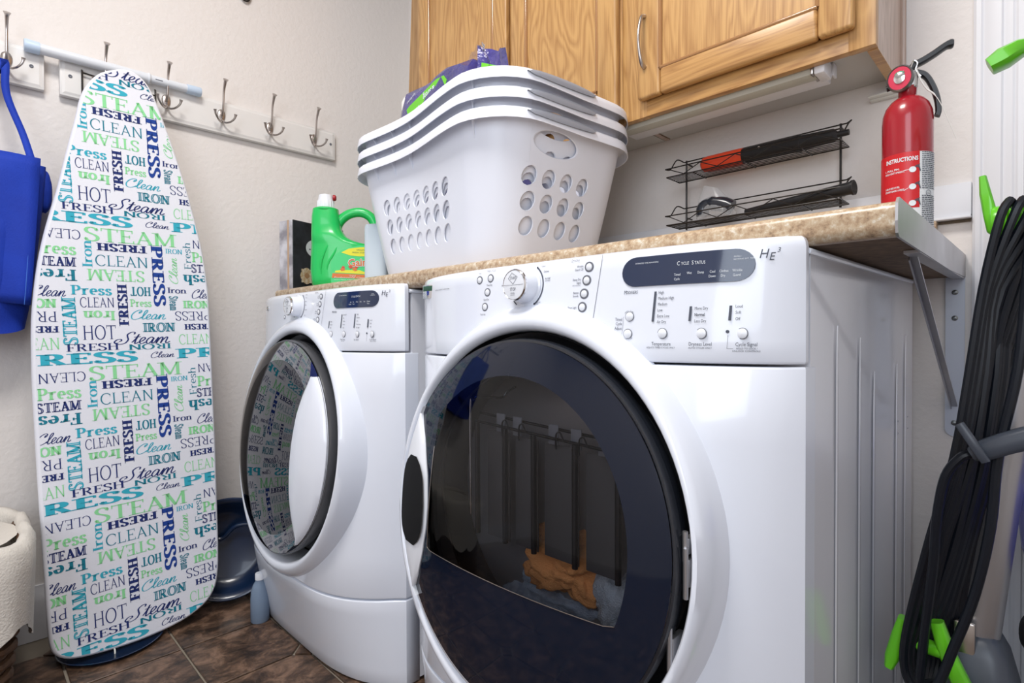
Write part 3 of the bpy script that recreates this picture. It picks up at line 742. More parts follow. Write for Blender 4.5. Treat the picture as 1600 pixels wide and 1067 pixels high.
def cabinet(name, label, x0, x1, z0, z1, doors, stiles):
    t = thing(name, label, 'cabinet')
    MB().box((x0 + .001, YF + .018, z0 + .020), (x1 - .012, -.0015, z1)).build('carcass', mat('carcass_board', (.60, .57, .52), .6), t)
    MB().box((x0 + .004, YF + .018, z0 + .0175), (x1 - .013, -.0018, z0 + .0205)).build('underside_panel', M_under, t)
    for a, b in stiles: MB().box((a, YF, z0), (b, YF + .018, z1), .0008).build('face_stile', M_oak, t)
    MB().box((stiles[0][1] - .001, YF + .0006, z0 + .0004), (stiles[-1][0] + .001, YF + .0174, z0 + .036), .0008).build('face_rail', M_oakh, t)
    MB().box((stiles[0][1] - .001, YF + .0006, z1 - .04), (stiles[-1][0] + .001, YF + .0174, z1 - .0004), .0008).build('face_rail', M_oakh, t)
    MB().box((x1 - .0115, YF + .0182, z0 if x1 > 1.3 else z0 + .018), (x1 - .0005, -.0015, z1)).build('side_panel', M_oaks, t)
    if x1 > 1.3: MB().box((x1 - .0150, YF + .0184, z0 - .0015), (x1 - .0003, -.0018, z0 - .0001)).build('edge_band', M_oakh, t)
    for args in doors: raised_door(t, *args)
    return t
cb = cabinet('wall_cabinet', 'two-door oak wall cabinet over the laundry baskets', .352, 1.0955, 1.1947, 2.35,
        [(.372, .7555, 1.2255, 2.33), (.7715, 1.0915, 1.2255, 2.33)], [(.352, .39), (.745, .782), (1.06, 1.0955)])
ca = cabinet('wall_cabinet', 'oak wall cabinet with curved nickel handle above the wire shelf', 1.0965, 1.5629, 1.1947, 2.35,
        [(1.1431, 1.5361, 1.2256, 2.33, (1.1612, 1.288, 1.392))], [(1.0965, 1.155), (1.525, 1.5629)])
MB().box((1.5615, -.014, 1.1947), (1.5695, -.0015, 2.35), .002).build('scribe_moulding', M_oaks, ca)
# tapered oak filler between the cabinet and the left wall
fl = MB(); fl.prism([(.3515, 1.1947), (.3515, 2.35), (.395 - .05, 2.35), (.300, 1.66), (.270, 1.1947)], YF + .004, YF + .03, lambda a, b, d: (a, d, b))
fl.build('filler_strip', wood_mat('oak_dark', (.44, .26, .11), (.30, .16, .06), 2), cb, smooth=False)
# under-cabinet light, off
ul = thing('under_cabinet_light', 'slim fluorescent light fixture fixed under the right wall cabinet', 'light')
zt = 1.2120
P = []
prof = [(-.188, zt), (-.188, zt - .016), (-.184, zt - .024), (-.172, zt - .028), (-.158, zt - .026), (-.150, zt - .020), (-.150, zt)]
mb = MB(); P = [[(x, y, z) for y, z in prof] for x in (1.075, 1.468)]; mb.grid(P, closev=True); mb.build('diffuser', mat('diffuser_plastic', (.52, .52, .46), .35), ul)
MB().box((1.07, -.150, zt - .022), (1.475, -.112, zt), .002).build('housing', M_trim, ul)
mb = MB().box((1.468, -.191, zt - .029), (1.486, -.146, zt), .004); mb.build('end_cap', M_trim, ul)
MB().box((1.462, -.19, zt - .027), (1.4675, -.1485, zt - .0), .003).build('lamp_end', M_nickel, ul)
MB().box((1.485, -.15, zt - .022), (1.489, -.130, zt), .001).build('end_tab', M_trim, ul)
# clear plastic strip on the wall below the cabinet end
tag(MB().box((1.515, -.030, 1.178), (1.560, -.016, 1.1815), .001).box((1.515, -.016, 1.176), (1.560, -.0005, 1.180), .001).build('plastic_clip', mat('clear_plastic', (.72, .72, .68), .2)), 'pale plastic clip on the wall just under the cabinet end', 'clip')
# ------------------------------------------------------------------ three nested laundry baskets
def basket(label, dzb):
    t = thing('laundry_basket', label, 'laundry basket', (.8175, -.360, .8735 + dzb), math.radians(-4.6), 'white laundry baskets nested in a stack on the worktop')
    H = .262
    def plan(s, z):
        """s in [0, 4) goes round the rounded rectangle; z 0..H"""
        f = z / H; hx = .222 + .056 * f ** .9; hy = .155 + .041 * f ** .9; rc = .078 + .012 * f
        ax, ay = hx - rc, hy - rc; q = rc * math.pi / 2; d = (s % 4) / 4 * (4 * ax + 4 * ay + 4 * q)
        for kind_, ln, dat in (('l', ay, ((hx, 0), (0, 1))), ('a', q, ((ax, ay), 0)), ('l', 2 * ax, ((ax, hy), (-1, 0))), ('a', q, ((-ax, ay), 1)), ('l', 2 * ay, ((-hx, ay), (0, -1))), ('a', q, ((-ax, -ay), 2)), ('l', 2 * ax, ((-ax, -hy), (1, 0))), ('a', q, ((ax, -ay), 3)), ('l', ay + 1e-6, ((hx, -ay), (0, 1)))):
            if d <= ln:
                if kind_ == 'l': x, y = dat[0][0] + dat[1][0] * d, dat[0][1] + dat[1][1] * d
                else: an = dat[1] * math.pi / 2 + d / rc; x, y = dat[0][0] + rc * math.cos(an), dat[0][1] + rc * math.sin(an)
                break
            d -= ln
        # hip-shaped: the long side dips in, the ends belly out a little
        if y < 0: y += .020 * f * math.cos(min(1, abs(x + .03) / (hx * .85)) * math.pi / 2) ** 2 * min(1, -y / (hy * .8))
        x += (.010 if x > 0 else -.006) * math.cos(min(1, abs(y) / hy) * math.pi / 2) * min(1, abs(x) / (hx * .7)) ** 2
        return Vector((x, y, z))
    def nrm_at(s):
        a_ = plan(s - .02, H); b_ = plan(s + .02, H); d_ = b_ - a_; return Vector((d_.y, -d_.x, 0)).normalized()
    # angle parameter: 0 = +x end, 3 = front long side (-y)
    TH = .0022
    K = 4
    def cells(a0, a1, z0, z1, nu, nv, hole, K=4, el_=(.34, .05, .40)):
        """patch split into nu*nv cells; hole -> elliptic opening in every cell"""
        for i in range(nu):
            for j in range(nv):
                ua, ub = a0 + (a1 - a0) * i / nu, a0 + (a1 - a0) * (i + 1) / nu; za, zb = z0 + (z1 - z0) * j / nv, z0 + (z1 - z0) * (j + 1) / nv
                def Pt(u, v, o=0):
                    p = plan(ua + (ub - ua) * u, za + (zb - za) * v)
                    if o:
                        p = p + nrm_at(ua + (ub - ua) * u) * o
                    return p
                per = [(k / K, 0) for k in range(K)] + [(1, k / K) for k in range(K)] + [(1 - k / K, 1) for k in range(K)] + [(0, 1 - k / K) for k in range(K)]
                if not hole:
                    g = [[Pt(u / K, v / K) for u in range(K + 1)] for v in range(K + 1)]; yield g, None; continue
                rings = []
                for w in range(2):
                    rr = []
                    for (u, v) in per:
                        an = math.atan2(v - .5, u - .5); el = (.5 + el_[0] * math.cos(an) + el_[1] * math.sin(an), .5 + el_[2] * math.sin(an))
                        rr.append((u, v) if w == 0 else el)
                    rings.append(rr)
                yield rings, Pt
    outer = MB(); lip = MB()
    def patch(a0, a1, z0, z1, nu, nv, hole, K=4, el_=(.36, .09, .41)):
        for g, Pt in cells(a0, a1, z0, z1, nu, nv, hole, K, el_):
            if Pt is None: outer.grid(g)
            else:
                n = len(g[0]); A = [Pt(*q) for q in g[0]]; B = [Pt(*q) for q in g[1]]
                outer.add(A + B, [(k, (k + 1) % n, (k + 1) % n + n, k + n) for k in range(n)])
                # raised lip round the opening
                C = [Pt(*q, .0022) for q in g[1]]; D = [Pt(.5 + (q[0] - .5) * .94, .5 + (q[1] - .5) * .96, .0004) for q in g[1]]; E_ = [Pt(.5 + (q[0] - .5) * 1.10, .5 + (q[1] - .5) * 1.07, .0002) for q in g[1]]
                L = len(C); lip.add(E_ + C + D, [(k, (k + 1) % L, (k + 1) % L + L, k + L) for k in range(L)] + [(k + L, (k + 1) % L + L, (k + 1) % L + 2 * L, k + 2 * L) for k in range(L)])
    ZA, ZB = .048, .182
    # long front side holes: from the left corner to past the middle; short right end holes
    aL0, aL1 = 2.60, 3.30      # front (-y), left part
    aR0, aR1 = 3.69, 4.15      # right end (+x)
    segs = [(aL0, aL1, 7, True), (aL1, aR0, 5, False), (aR0, aR1, 4, True), (aR1 - 4, aL0, 26, False)]
    for a0, a1, nu, ho in segs:
        patch(a0, a1, ZA, ZB, nu, 3, ho); patch(a0, a1, .0, ZA, nu, 1, False)
        if nu == 4:
            patch(a0, 3.74, ZB, H, 1, 2, False); patch(3.74, 4.04, ZB, .196, 3, 1, False); patch(3.74, 4.04, .196, .250, 1, 1, True, 10, (.46, .0, .44)); patch(3.74, 4.04, .250, H, 3, 1, False); patch(4.04, a1, ZB, H, 1, 2, False)
        else: patch(a0, a1, ZB, H, nu, 2, False)
    # floor
    n = 64; outer.add([plan(4 * k / n, .0) * 1 for k in range(n)], [tuple(range(n))])
    bd = outer.build('body', M_bask, t, angle=60)
    bm = bmesh.new(); bm.from_mesh(bd.data); bmesh.ops.remove_doubles(bm, verts=bm.verts, dist=4e-5); bmesh.ops.recalc_face_normals(bm, faces=bm.faces); bm.to_mesh(bd.data); bm.free()
    # hand hole under the rim on the +x end
    def hand_cut():
        o = MB().lathe([(.036, -.04), (.036, .04)], (0, 0, 0), 'x', 32).build('cutter', M_bask); o.scale = (1, 1.05, .55)
        p = plan(3.98, .235); o.matrix_world = t.matrix_world @ Matrix.Translation(p) @ Matrix.Diagonal((1, 1.05, .55, 1)); return o
    md = bd.modifiers.new('s', 'SOLIDIFY'); md.thickness = .0024; md.offset = 1
    dg = bpy.context.evaluated_depsgraph_get(); me = bpy.data.meshes.new_from_object(bd.evaluated_get(dg)); bd.modifiers.clear(); bd.data = me
    me.polygons.foreach_set('use_smooth', [True] * len(me.polygons)); me.set_sharp_from_angle(angle=math.radians(50))
    lip.build('hole_rims', M_bask, bd, angle=60, kind='stuff')
    # rolled rim: band that stands out and turns down
    P = []; n = 96
    for k in range(n):
        s = 4 * k / n; p = plan(s, H); nrm = nrm_at(s)
        dip = -.006 * max(0, 1 - ((s % 4 - 0) if s < 2 else 4 - s) / .30) if (s < .3 or s > 3.7) else 0
        row = []
        for o_, h_ in ((0, -.004), (.0, .004), (.004, .0065), (.014, .006), (.0185, .002), (.0205, -.007), (.0215, -.0165), (.0198, -.0165), (.0185, -.006), (.014, .001), (.002, .0015), (.0005, -.004)):
            row.append(p + nrm * o_ + Vector((0, 0, h_ + dip * .6)))
        P.append(row)
    rim = MB().grid(P, closeu=True, closev=True).build('rim', M_bask, t, angle=50)
    # grey soft grip wrapped over the rim at the +x end, and arched handle at the -x end
    P = []
    for k in range(17):
        s = (3.70 + .38 * k / 16); e = math.sin(math.pi * k / 16) ** .25; p = plan(s, H); nrm = nrm_at(s)
        P.append([p + nrm * o_ + Vector((0, 0, -.002 + (h_) * e)) for o_, h_ in ((.002, .0105), (.012, .0115), (.0185, .0075), (.0228, -.001), (.0232, -.0085))])
    MB().grid(P).build('grip', M_bgrip, rim, angle=60)
    pts = []
    for k in range(15):
        a = k / 14; s = 1.72 + .62 * a; p = plan(s, H); pts.append(p + Vector((-.012, 0, .004 + .040 * math.sin(math.pi * a) ** .8)))
    mb = MB(); Q = []
    for p in pts: Q.append([p + Vector((a, 0, b)) for a, b in ((-.010, -.004), (-.010, .004), (.0, .007), (.010, .004), (.010, -.004))])
    mb.grid(Q, closev=True); mb.build('end_handle', M_bask, rim, angle=60)
    # moulded gussets beneath the rim
    for s in (2.62, 2.78, 2.94, 3.50):
        mb = MB()
        p = plan(s, H); q = plan(s, H - .045); nrm = Vector((0, -1, 0)) if s < 3.3 else Vector((.4, -1, 0)).normalized(); tt = Vector((nrm.y, -nrm.x, 0)) * .0008
        V = []
        for sgn in (-1, 1): V += [p + tt * sgn, p + nrm * .016 + tt * sgn, q + nrm * .001 + tt * sgn]
        mb.add(V, [(0, 1, 2), (3, 5, 4), (0, 3, 4, 1), (1, 4, 5, 2), (2, 5, 3, 0)])
        mb.build('gusset', M_bask, rim, smooth=False)
    return t
basket('lowest white laundry basket of the nested stack, standing on the worktop', 0)
basket('middle white laundry basket of the nested stack', .0345)
basket('topmost white laundry basket of the stack, with the plastic-wrapped roll pack in it', .069)

# plastic-wrapped paper roll pack lying in the top basket
t = thing('paper_roll_pack', 'blue and green plastic-wrapped paper roll pack poking out of the top laundry basket', 'paper pack', (.730, -.338, .9535), math.radians(-4.6))
M_pk = mat('navy_wrap', (.030, .030, .17), .22, noise=(9, (.07, .06, .28), .3), bump=(38, .8, .01), coat=.6)
def lumpy(mb, c, s, seed, p=4.0):
    from mathutils import noise
    bm = bmesh.new(); bmesh.ops.create_icosphere(bm, subdivisions=4, radius=1)
    for v in bm.verts:
        q = v.co; r = 1 / (abs(q.x) ** p + abs(q.y) ** p + abs(q.z) ** p) ** (1 / p); w = q * r
        n = .05 * noise.noise(w * 2.2 + Vector((seed, 0, 0))); v.co = Vector((w.x * s[0] * (1 + n), w.y * s[1] * (1 + n), w.z * s[2] * (1 + n * 2)))
    mb.frombm(bm, mx=Matrix.Translation(c)); return mb
wr = lumpy(MB(), (.0, .0, .196), (.158, .108, .198), 2, 12).build('wrapped_rolls', M_pk, t)
rolls = MB()
for k in range(2): MB().lathe([(.0, -.14), (.050, -.14), (.055, -.13), (.055, .13), (.050, .14), (.0, .14)], (-.122, -.05 + .1 * k, .248), 'z', 28).build('paper_roll', mat('paper_white', (.84, .84, .82), .9), t)
def pkf(a, b): return (a, -.106, b)
M_gr = mat('green_print', (.16, .62, .03), .4)
mb = MB()
poly = [(-.147, .315), (-.125, .338), (-.095, .350), (-.033, .362), (.027, .374), (.058, .372), (.070, .358), (.062, .342), (-.021, .325), (-.098, .305), (-.135, .298)]
mb.prism(poly, -.1075, -.104, lambda a, b, d: (a, d, b)); gp = mb.build('green_band', M_gr, wr, smooth=False)
mb = MB(); put_text(mb, '& Strong', -.005, .353, .014, lambda a, b: (a, -.1079, b), rot=math.pi + .16, xs=.7, bold=.02, shear=.2); put_text(mb, '& Soft', -.060, .330, .012, lambda a, b: (a, -.1079, b), rot=math.pi + .16, xs=.7, bold=.02)
put_text(mb, 'Super Absorbent', -.085, .366, .006, lambda a, b: (a, -.1079, b), rot=math.pi + .30, xs=.7); mb.build('pack_print', M_inkw, wr, smooth=False, fix=False)
# torn flap standing up at the right with clear film
P = []
for k in range(9):
    a = k / 8; P.append([(.162 + .118 * a - .006 * math.sin(a * 9), -.09 + .02 * b_ * math.sin(a * 5), .270 + (.135 - .060 * a) * b_ + .003 * math.sin(a * 17 + b_ * 4)) for b_ in [q / 6 for q in range(7)]])
MB().grid(P).build('torn_flap', M_pk, wr)
P = []
for k in range(9):
    a = k / 8; P.append([(.176 + .090 * a, -.098 + .008 * b_, .290 + (.075 - .045 * a) * b_ + .003 * math.sin(b_ * 5)) for b_ in [q / 4 for q in range(5)]])
MB().grid(P).build('green_flap_print', M_gr, wr)
M_film = glass_mat('clear_film', (.93, .92, .93), .12, 1.5)
P = []
for k in range(13):
    a = k / 12; P.append([(.128 + .070 * a + .008 * math.sin(b_ * 6), -.095 + .035 * math.sin(a * 3.1) * math.sin(b_ * 3), .335 + .068 * b_ * (.65 + .35 * math.sin(a * 2.6)) + .004 * math.sin(a * 23 + b_ * 9)) for b_ in [q / 9 for q in range(10)]])
MB().grid(P).build('clear_film', mat('film_plastic', (.80, .74, .74), .18, trans=.75, ior=1.2), wr)

# ------------------------------------------------------------------ detergent jug
YR = .780
jg = thing('detergent_jug', 'green laundry detergent jug with white spout at the worktop\'s left end', 'detergent', (.303, -.452, .8730), .93)
M_gj = mat('green_jug_plastic', (.015, .56, .12), .28, coat=.3)
# body outline in local x (image right) / z, extruded with rounded depth
def body_section(z):
    """left, right limits of the jug body at height z"""
    L = [(0, -.066), (.010, -.076), (.05, -.080), (.085, -.079), (.12, -.077), (.16, -.077), (.20, -.076), (.222, -.073)]
    R_ = [(0, .082), (.010, .094), (.05, .097), (.09, .097), (.118, .094), (.125, .080), (.132, .045), (.145, .020), (.165, .006), (.20, .000), (.222, -.004)]
    def ip(T):
        for (za, a), (zb, b) in zip(T, T[1:]):
            if z <= zb: return a + (b - a) * (z - za) / (zb - za)
        return T[-1][1]
    return ip(L), ip(R_)
P = []
zs = [0, .004, .010, .03, .05, .07, .09, .105, .115, .120, .125, .130, .136, .145, .155, .165, .18, .20, .215, .222]
for z in zs:
    l, r = body_section(z); cx = (l + r) / 2; hw = (r - l) / 2; dp = min(.045, hw * .95) * (1 if z > .006 else .88); row = []
    for k in range(36):
        a = 2 * math.pi * k / 36; c, s = math.cos(a), math.sin(a); e = 3.2; q = 1 / (abs(c) ** e + abs(s) ** e) ** (1 / e); row.append((cx + hw * c * q, dp * s * q, z))
    P.append(row)
mb = MB().grid(P, closev=True); mb.add(P[0], [tuple(range(36))]); mb.add(P[-1], [tuple(range(36))])
jb = mb.build('body', M_gj, jg, angle=50)
pts = spl([(-.012, 0, .150), (-.004, 0, .186), (.022, 0, .212), (.058, 0, .220), (.088, 0, .205), (.100, 0, .172), (.098, 0, .140), (.090, 0, .112)], 6)
mb = MB().tube(pts, [.0135] * len(pts), 14); mb.build('handle', M_gj, jb)
# embossed swoosh ribs on the shoulder
for q in (0, .014):
    pts = spl([(-.040 + q, -.036, .012), (-.046 + q * 1.3, -.0425, .060), (-.036 + q * 2, -.043, .098), (-.014 + q * 1.6, -.040, .138)], 6); n = len(pts)
    MB().tube(pts, [.0032 * math.sin(math.pi * (i + .3) / n) + .0006 for i in range(n)], 8).build('moulded_rib', M_gj, jb)
MB().lathe([(.0345, .219), (.0360, .221), (.0355, .225), (.028, .229), (.0, .229)], (-.039, 0, 0), 'z', 28).build('collar', M_gj, jb)
cp_ = MB().lathe([(.0225, .228), (.0225, .250), (.0205, .253), (.0195, .262), (.018, .266), (0, .266)], (-.039, 0, 0), 'z', 28).build('cap', M_white, jg)
MB().lathe([(.0085, .0), (.0085, .006), (.006, .0085), (0, .009)], (-.018, -.004, .258), 'x', 18).build('red_tap', mat('red_plastic', (.40, .01, .02), .35), cp_)
for k in range(14):
    a = 2 * math.pi * k / 14
mb = MB()
for k in range(16):
    a = 2 * math.pi * k / 16; mb.box((-.039 + .0222 * math.cos(a) - .0012, .0222 * math.sin(a) - .0012, .230), (-.039 + .0222 * math.cos(a) + .0012, .0222 * math.sin(a) + .0012, .248))
mb.build('cap_ridges', M_white, cp_, smooth=False, kind='stuff')
lab = []
YL = -.0458
def lf(a, b, d=0): return (a, YL - d, b)
mb = MB(); mb.prism([(-.018, .010), (.088, .010), (.088, .118), (.060, .118), (.020, .108), (-.006, .092), (-.018, .070)], YL - .0002, YL + .004, lambda a, b, d: (a, d, b)); lb = mb.build('label', mat('label_green', (.04, .62, .18), .35), jb, smooth=False)
M_yel = mat('label_yellow', (.80, .75, .02), .4); M_or = mat('label_orange', (.68, .17, .03), .4)
def flat(poly, m, nm, d, par): mb = MB(); mb.prism(poly, YL - d, YL - d + .0006, lambda a, b, q: (a, q, b)); return mb.build(nm, m, par, smooth=False)
flat([(.010, .097), (.030, .108), (.060, .1125), (.087, .114), (.087, .088), (.060, .087), (.035, .089)], M_yel, 'yellow_swoosh', .0008, lb)
flat([(-.016, .026), (.086, .024), (.086, .035), (-.014, .039)], M_or, 'orange_band', .0008, lb)
flat([(-.008, .041), (.080, .037), (.074, .043), (.060, .048), (.010, .048), (-.006, .046)], M_yel, 'yellow_band', .0009, lb)
rnd = random.Random(4); mb = MB(); mo = MB()
for k in range(9):
    cx_, cz_ = .004 + rnd.random() * .05, .049 + rnd.random() * .012; r_ = .004 + rnd.random() * .004
    (mb if k % 2 else mo).add([lf(cx_ + r_ * math.cos(q * math.pi / 5) * (1 if q % 2 else .6), cz_ + r_ * math.sin(q * math.pi / 5) * (1 if q % 2 else .6), .0011 + k * .00003) for q in range(10)], [tuple(range(10))])
mb.build('label_flowers', mat('label_red', (.62, .05, .03), .4), lb, smooth=False, fix=False); mo.build('label_flowers', M_or, lb, smooth=False, fix=False)
mb = MB(); put_text(mb, 'Gain', .054, .0700, .021, lambda a, b: lf(a, b, .0013), bold=.055, xs=.95, rot=.06); mb.build('logo_outline', M_inkw, lb, smooth=False, fix=False)
mb = MB(); put_text(mb, 'Gain', .054, .0700, .020, lambda a, b: lf(a, b, .0016), bold=.02, xs=.99, rot=.06); mb.build('logo', M_or, lb, smooth=False, fix=False)
mb = MB(); put_text(mb, 'Original', .040, .0325, .0042, lambda a, b: lf(a, b, .0012)); put_text(mb, 'Professional Clean', .034, .0275, .0038, lambda a, b: lf(a, b, .0012), w=.085)
put_text(mb, '40 LOADS', .000, .0125, .003, lambda a, b: lf(a, b, .0006)); put_text(mb, '4.43 L (150 FL OZ)', .055, .0115, .0035, lambda a, b: lf(a, b, .0006), w=.05); put_text(mb, 'WITH FRESH SCENT LAUNDRY', .030, .0215, .0024, lambda a, b: lf(a, b, .0006), w=.08)
mb.build('label_print', M_inkw, lb, smooth=False, fix=False)
mb = MB(); put_text(mb, 'ORIGINAL', .066, .105, .004, lambda a, b: lf(a, b, .0012), w=.03); put_text(mb, 'FRESH SCENT', .060, .0975, .004, lambda a, b: lf(a, b, .0012), w=.04); mb.build('label_print', mat('label_dark', (.05, .2, .08), .5), lb, smooth=False, fix=False)

# pale translucent jug standing in front of the green one's right side
tj = thing('translucent_jug', 'pale translucent plastic jug between the green detergent and the basket stack', 'jug', (.514, -.460, .8730), .80)
M_tj = mat('frosted_plastic', (.66, .76, .84), .3, trans=.15, ior=1.2)
P = []
for z, s in ((0, .94), (.004, .99), (.02, 1), (.110, 1), (.140, .99), (.148, .92), (.151, .6), (.152, .4)):
    row = []
    for k in range(32):
        a = 2 * math.pi * k / 32; c, q = math.cos(a), math.sin(a); e = 5; r = 1 / (abs(c) ** e + abs(q) ** e) ** (1 / e); row.append((.029 * c * r * s, .030 * q * r * s, z))
    P.append(row)
mb = MB().grid(P, closev=True); mb.add(P[0], [tuple(range(32))]); mb.add(P[-1], [tuple(range(32))]); mb.build('body', M_tj, tj, angle=60)
MB().lathe([(.015, .150), (.015, .158), (.013, .160), (0, .160)], (.012, 0, 0), 'z', 24).build('cap', M_white, tj)

# black gift box at the far left of the worktop
bx = thing('black_box', 'black box with an oval label and gold crest beside the green jug', 'box', (.1420, -.5180, .8730), 0)
bx.rotation_euler = (0, 0, math.radians(16))
MB().box((-.004, 0, 0), (0.0, .20, .213), .001).build('front_face', mat('black_box_board', (.014, .016, .018), .25, noise=(25, (.03, .035, .045), .4)), bx, smooth=False)
M_sp = mat('box_spine', (.72, .72, .78), .5, noise=(16, (.30, .29, .33), .2))
sp = MB().box((-.062, 0.0, 0), (-.004, .20, .213), .001).build('box_body', M_sp, bx, smooth=False)
MB().box((-.026, -.0008, .0), (-.019, .001, .213)).build('tan_stripe', mat('tan_stripe', (.55, .38, .26), .5), sp, smooth=False)
mb = MB(); mb.add([(.0006, .088 + .042 * math.cos(a * math.pi / 16), .135 + .029 * math.sin(a * math.pi / 16)) for a in range(32)], [tuple(range(32))]); ov = mb.build('oval_label', mat('label_pale', (.62, .66, .70), .5), bx, smooth=False)
mb = MB(); fb = lambda a, b: (.0011, a, b); [mb.add([(.0011, .058 + k * .009, .130), (.0011, .064 + k * .009, .130), (.0011, .064 + k * .009, .1335), (.0011, .058 + k * .009, .1335)], [(0, 1, 2, 3)]) for k in range(6)]; mb.add([(.0011, .085 + .006 * math.cos(q), .147 + .0045 * math.sin(q)) for q in range(6)], [tuple(range(6))]); mb.build('box_print', M_ink, ov, smooth=False, fix=False)
mb = MB(); n = 16
mb.prism([(.048 + (.021 + .0022 * math.cos(8 * a * math.pi / 16)) * (abs(math.cos(a * math.pi / 16)) ** .6) * (1 if math.cos(a * math.pi / 16) > 0 else -1), .048 + (.023 + .0022 * math.cos(8 * a * math.pi / 16)) * (abs(math.sin(a * math.pi / 16)) ** .6) * (1 if math.sin(a * math.pi / 16) > 0 else -1)) for a in range(32)], .0, .002, lambda a, b, d: (d, a, b))
gc = mb.build('gold_crest', mat('gold_foil', (.62, .46, .26), .35, .4, noise=(120, (.80, .72, .58), .2)), bx, smooth=False)
mb = MB()
for s in (-1, 1): mb.add([(.0023, .048 + s * (.002 + .008 * math.sin(q * .4)), .040 + q * .0022) for q in range(9)] + [(.0023, .048, .058), (.0023, .048, .040)], [tuple(range(11))])
mb.build('crest_mark', mat('crest_brown', (.35, .20, .10), .5), gc, smooth=False, fix=False)
mb = MB()
for k in range(12):
    rr = random.Random(k); y_, z_ = .060 + rr.random() * .05, .055 + rr.random() * .035; mb.add([(.0006, y_ + .004 * math.cos(q), z_ + .0022 * math.sin(q)) for q in range(6)], [tuple(range(6))])
mb.build('blue_print', mat('box_blue', (.22, .40, .62), .5), bx, smooth=False, fix=False)

# ------------------------------------------------------------------ wire shelf
ws = thing('wire_shelf', 'black two-tier wire rack on the wall under the oak cabinet', 'shelf')
M_wire = mat('black_wire', (.022, .018, .016), .35, .3)
X0, X1, YB, YFN = 1.135, 1.485, -.030, -.090
def tier(z, zr_front, zr_back):
    g = MB()
    for k in range(7): y = YFN + (YB - YFN) * k / 6; g.tube([(X0, y, z), (X1, y, z)], .0009, 6)
    g.build('shelf_wires', M_wire, ws, kind='stuff')
    MB().tube([(X0, YFN, z), (X1, YFN, z), (X1, YB, z), (X0, YB, z)], .0015, 8, closed=True).build('frame', M_wire, ws)
    for x in (1.20, 1.31, 1.42): MB().tube([(x, YFN - .001, z - .0015), (x, YB + .001, z - .0015)], .0014, 6).build('cross_wire', M_wire, ws)
    MB().tube([(X0 - .003, YFN, zr_front), (X1, YFN, zr_front)], .0014, 8).build('front_rail', M_wire, ws)
    bk = spl([(X0 - .003, YFN, zr_front), (X0 - .001, YFN + .02, zr_front + .004), (X0 + .004, YB - .02, zr_back + .003), (X0 + .012, YB, zr_back)], 4) + [Vector((X1 - .004, YB, zr_back + .001)), Vector((X1 + .004, YB - .003, zr_back + .004)), Vector((X1 + .001, YB - .012, zr_back - .004)), Vector((X1 - .003, YB - .018, zr_back - .016))]
    MB().tube(bk, .0014, 8).build('back_rail', M_wire, ws)
    pts = []; n = 9
    for k in range(n + 1):
        x = X0 + .004 + (X1 - X0 - .008) * k / n; pts.append(Vector((x, YFN - .0005, (z + .001) if k % 2 else (zr_front - .001))))
    MB().tube(pts, .0011, 6).build('zigzag_wire', M_wire, ws)
tier(1.0945, 1.1135, 1.1395); tier(.9860, 1.0070, 1.0320)
for x in (1.152, 1.470):
    MB().tube([(x, YB + .002, 1.143), (x, YB + .002, .982)], .0022, 8).build('post', M_wire, ws)
    MB().tube([(x, YB + .002, 1.136), (x, -.001, 1.136)], .0018, 6).build('wall_pin', M_wire, ws)
    MB().tube([(x, YB + .002, 1.01), (x, -.001, 1.01)], .0018, 6).build('wall_pin', M_wire, ws)
# duster wand on the upper tier
tw = thing('nozzle_wand', 'black tool with an orange-red end on the upper tier of the wire rack', 'tool')
MB().lathe([(0, 0), (.010, .001), (.0155, .006), (.017, .016), (.0172, .085), (.0165, .092), (0, .093)], (1.205, -.061, 1.1132), 'x', 24).build('red_end', mat('orange_red_plastic', (.86, .075, .025), .35), tw)
MB().lathe([(.0, .0), (.0155, .0), (.0160, .01), (.0160, .10), (.0168, .102), (.0168, .112), (.0145, .114), (.0125, .17), (.006, .176), (.0055, .195), (0, .196)], (1.297, -.061, 1.1130), 'x', 24).build('black_body', M_black, tw)
MB().lathe([(.002, 0), (.0026, .002), (0, .003)], (1.335, -.0770, 1.1180), 'y', 12).build('rivet', M_chrome, tw)
# crevice hose on the lower tier
th = thing('hose_tool', 'black plastic vacuum hose tool lying on the lower tier of the wire rack', 'tool')
pts = [Vector((1.300 + .202 * k / 30, -.055 - .028 * k / 30, .9960 + .0075 * k / 30)) for k in range(31)]
rs = [.0065 + .0055 * k / 30 + (.0007 if (k % 2 and 5 < k < 17) else 0) for k in range(31)]
e = pts[-1]; dr_ = (pts[-1] - pts[-2]).normalized()
mb = MB().tube(pts, rs, 18, cap=False); mb.tube([e, e + dr_ * .004, e + dr_ * .004, e - dr_ * .015], [.0138, .0138, .0112, .0100], 18, cap=False); mb.add([e - dr_ * .014 + Vector((0, .0095 * math.cos(q * math.pi / 6), .0095 * math.sin(q * math.pi / 6))) for q in range(12)], [tuple(range(12))]); mb.build('hose', M_black, th)
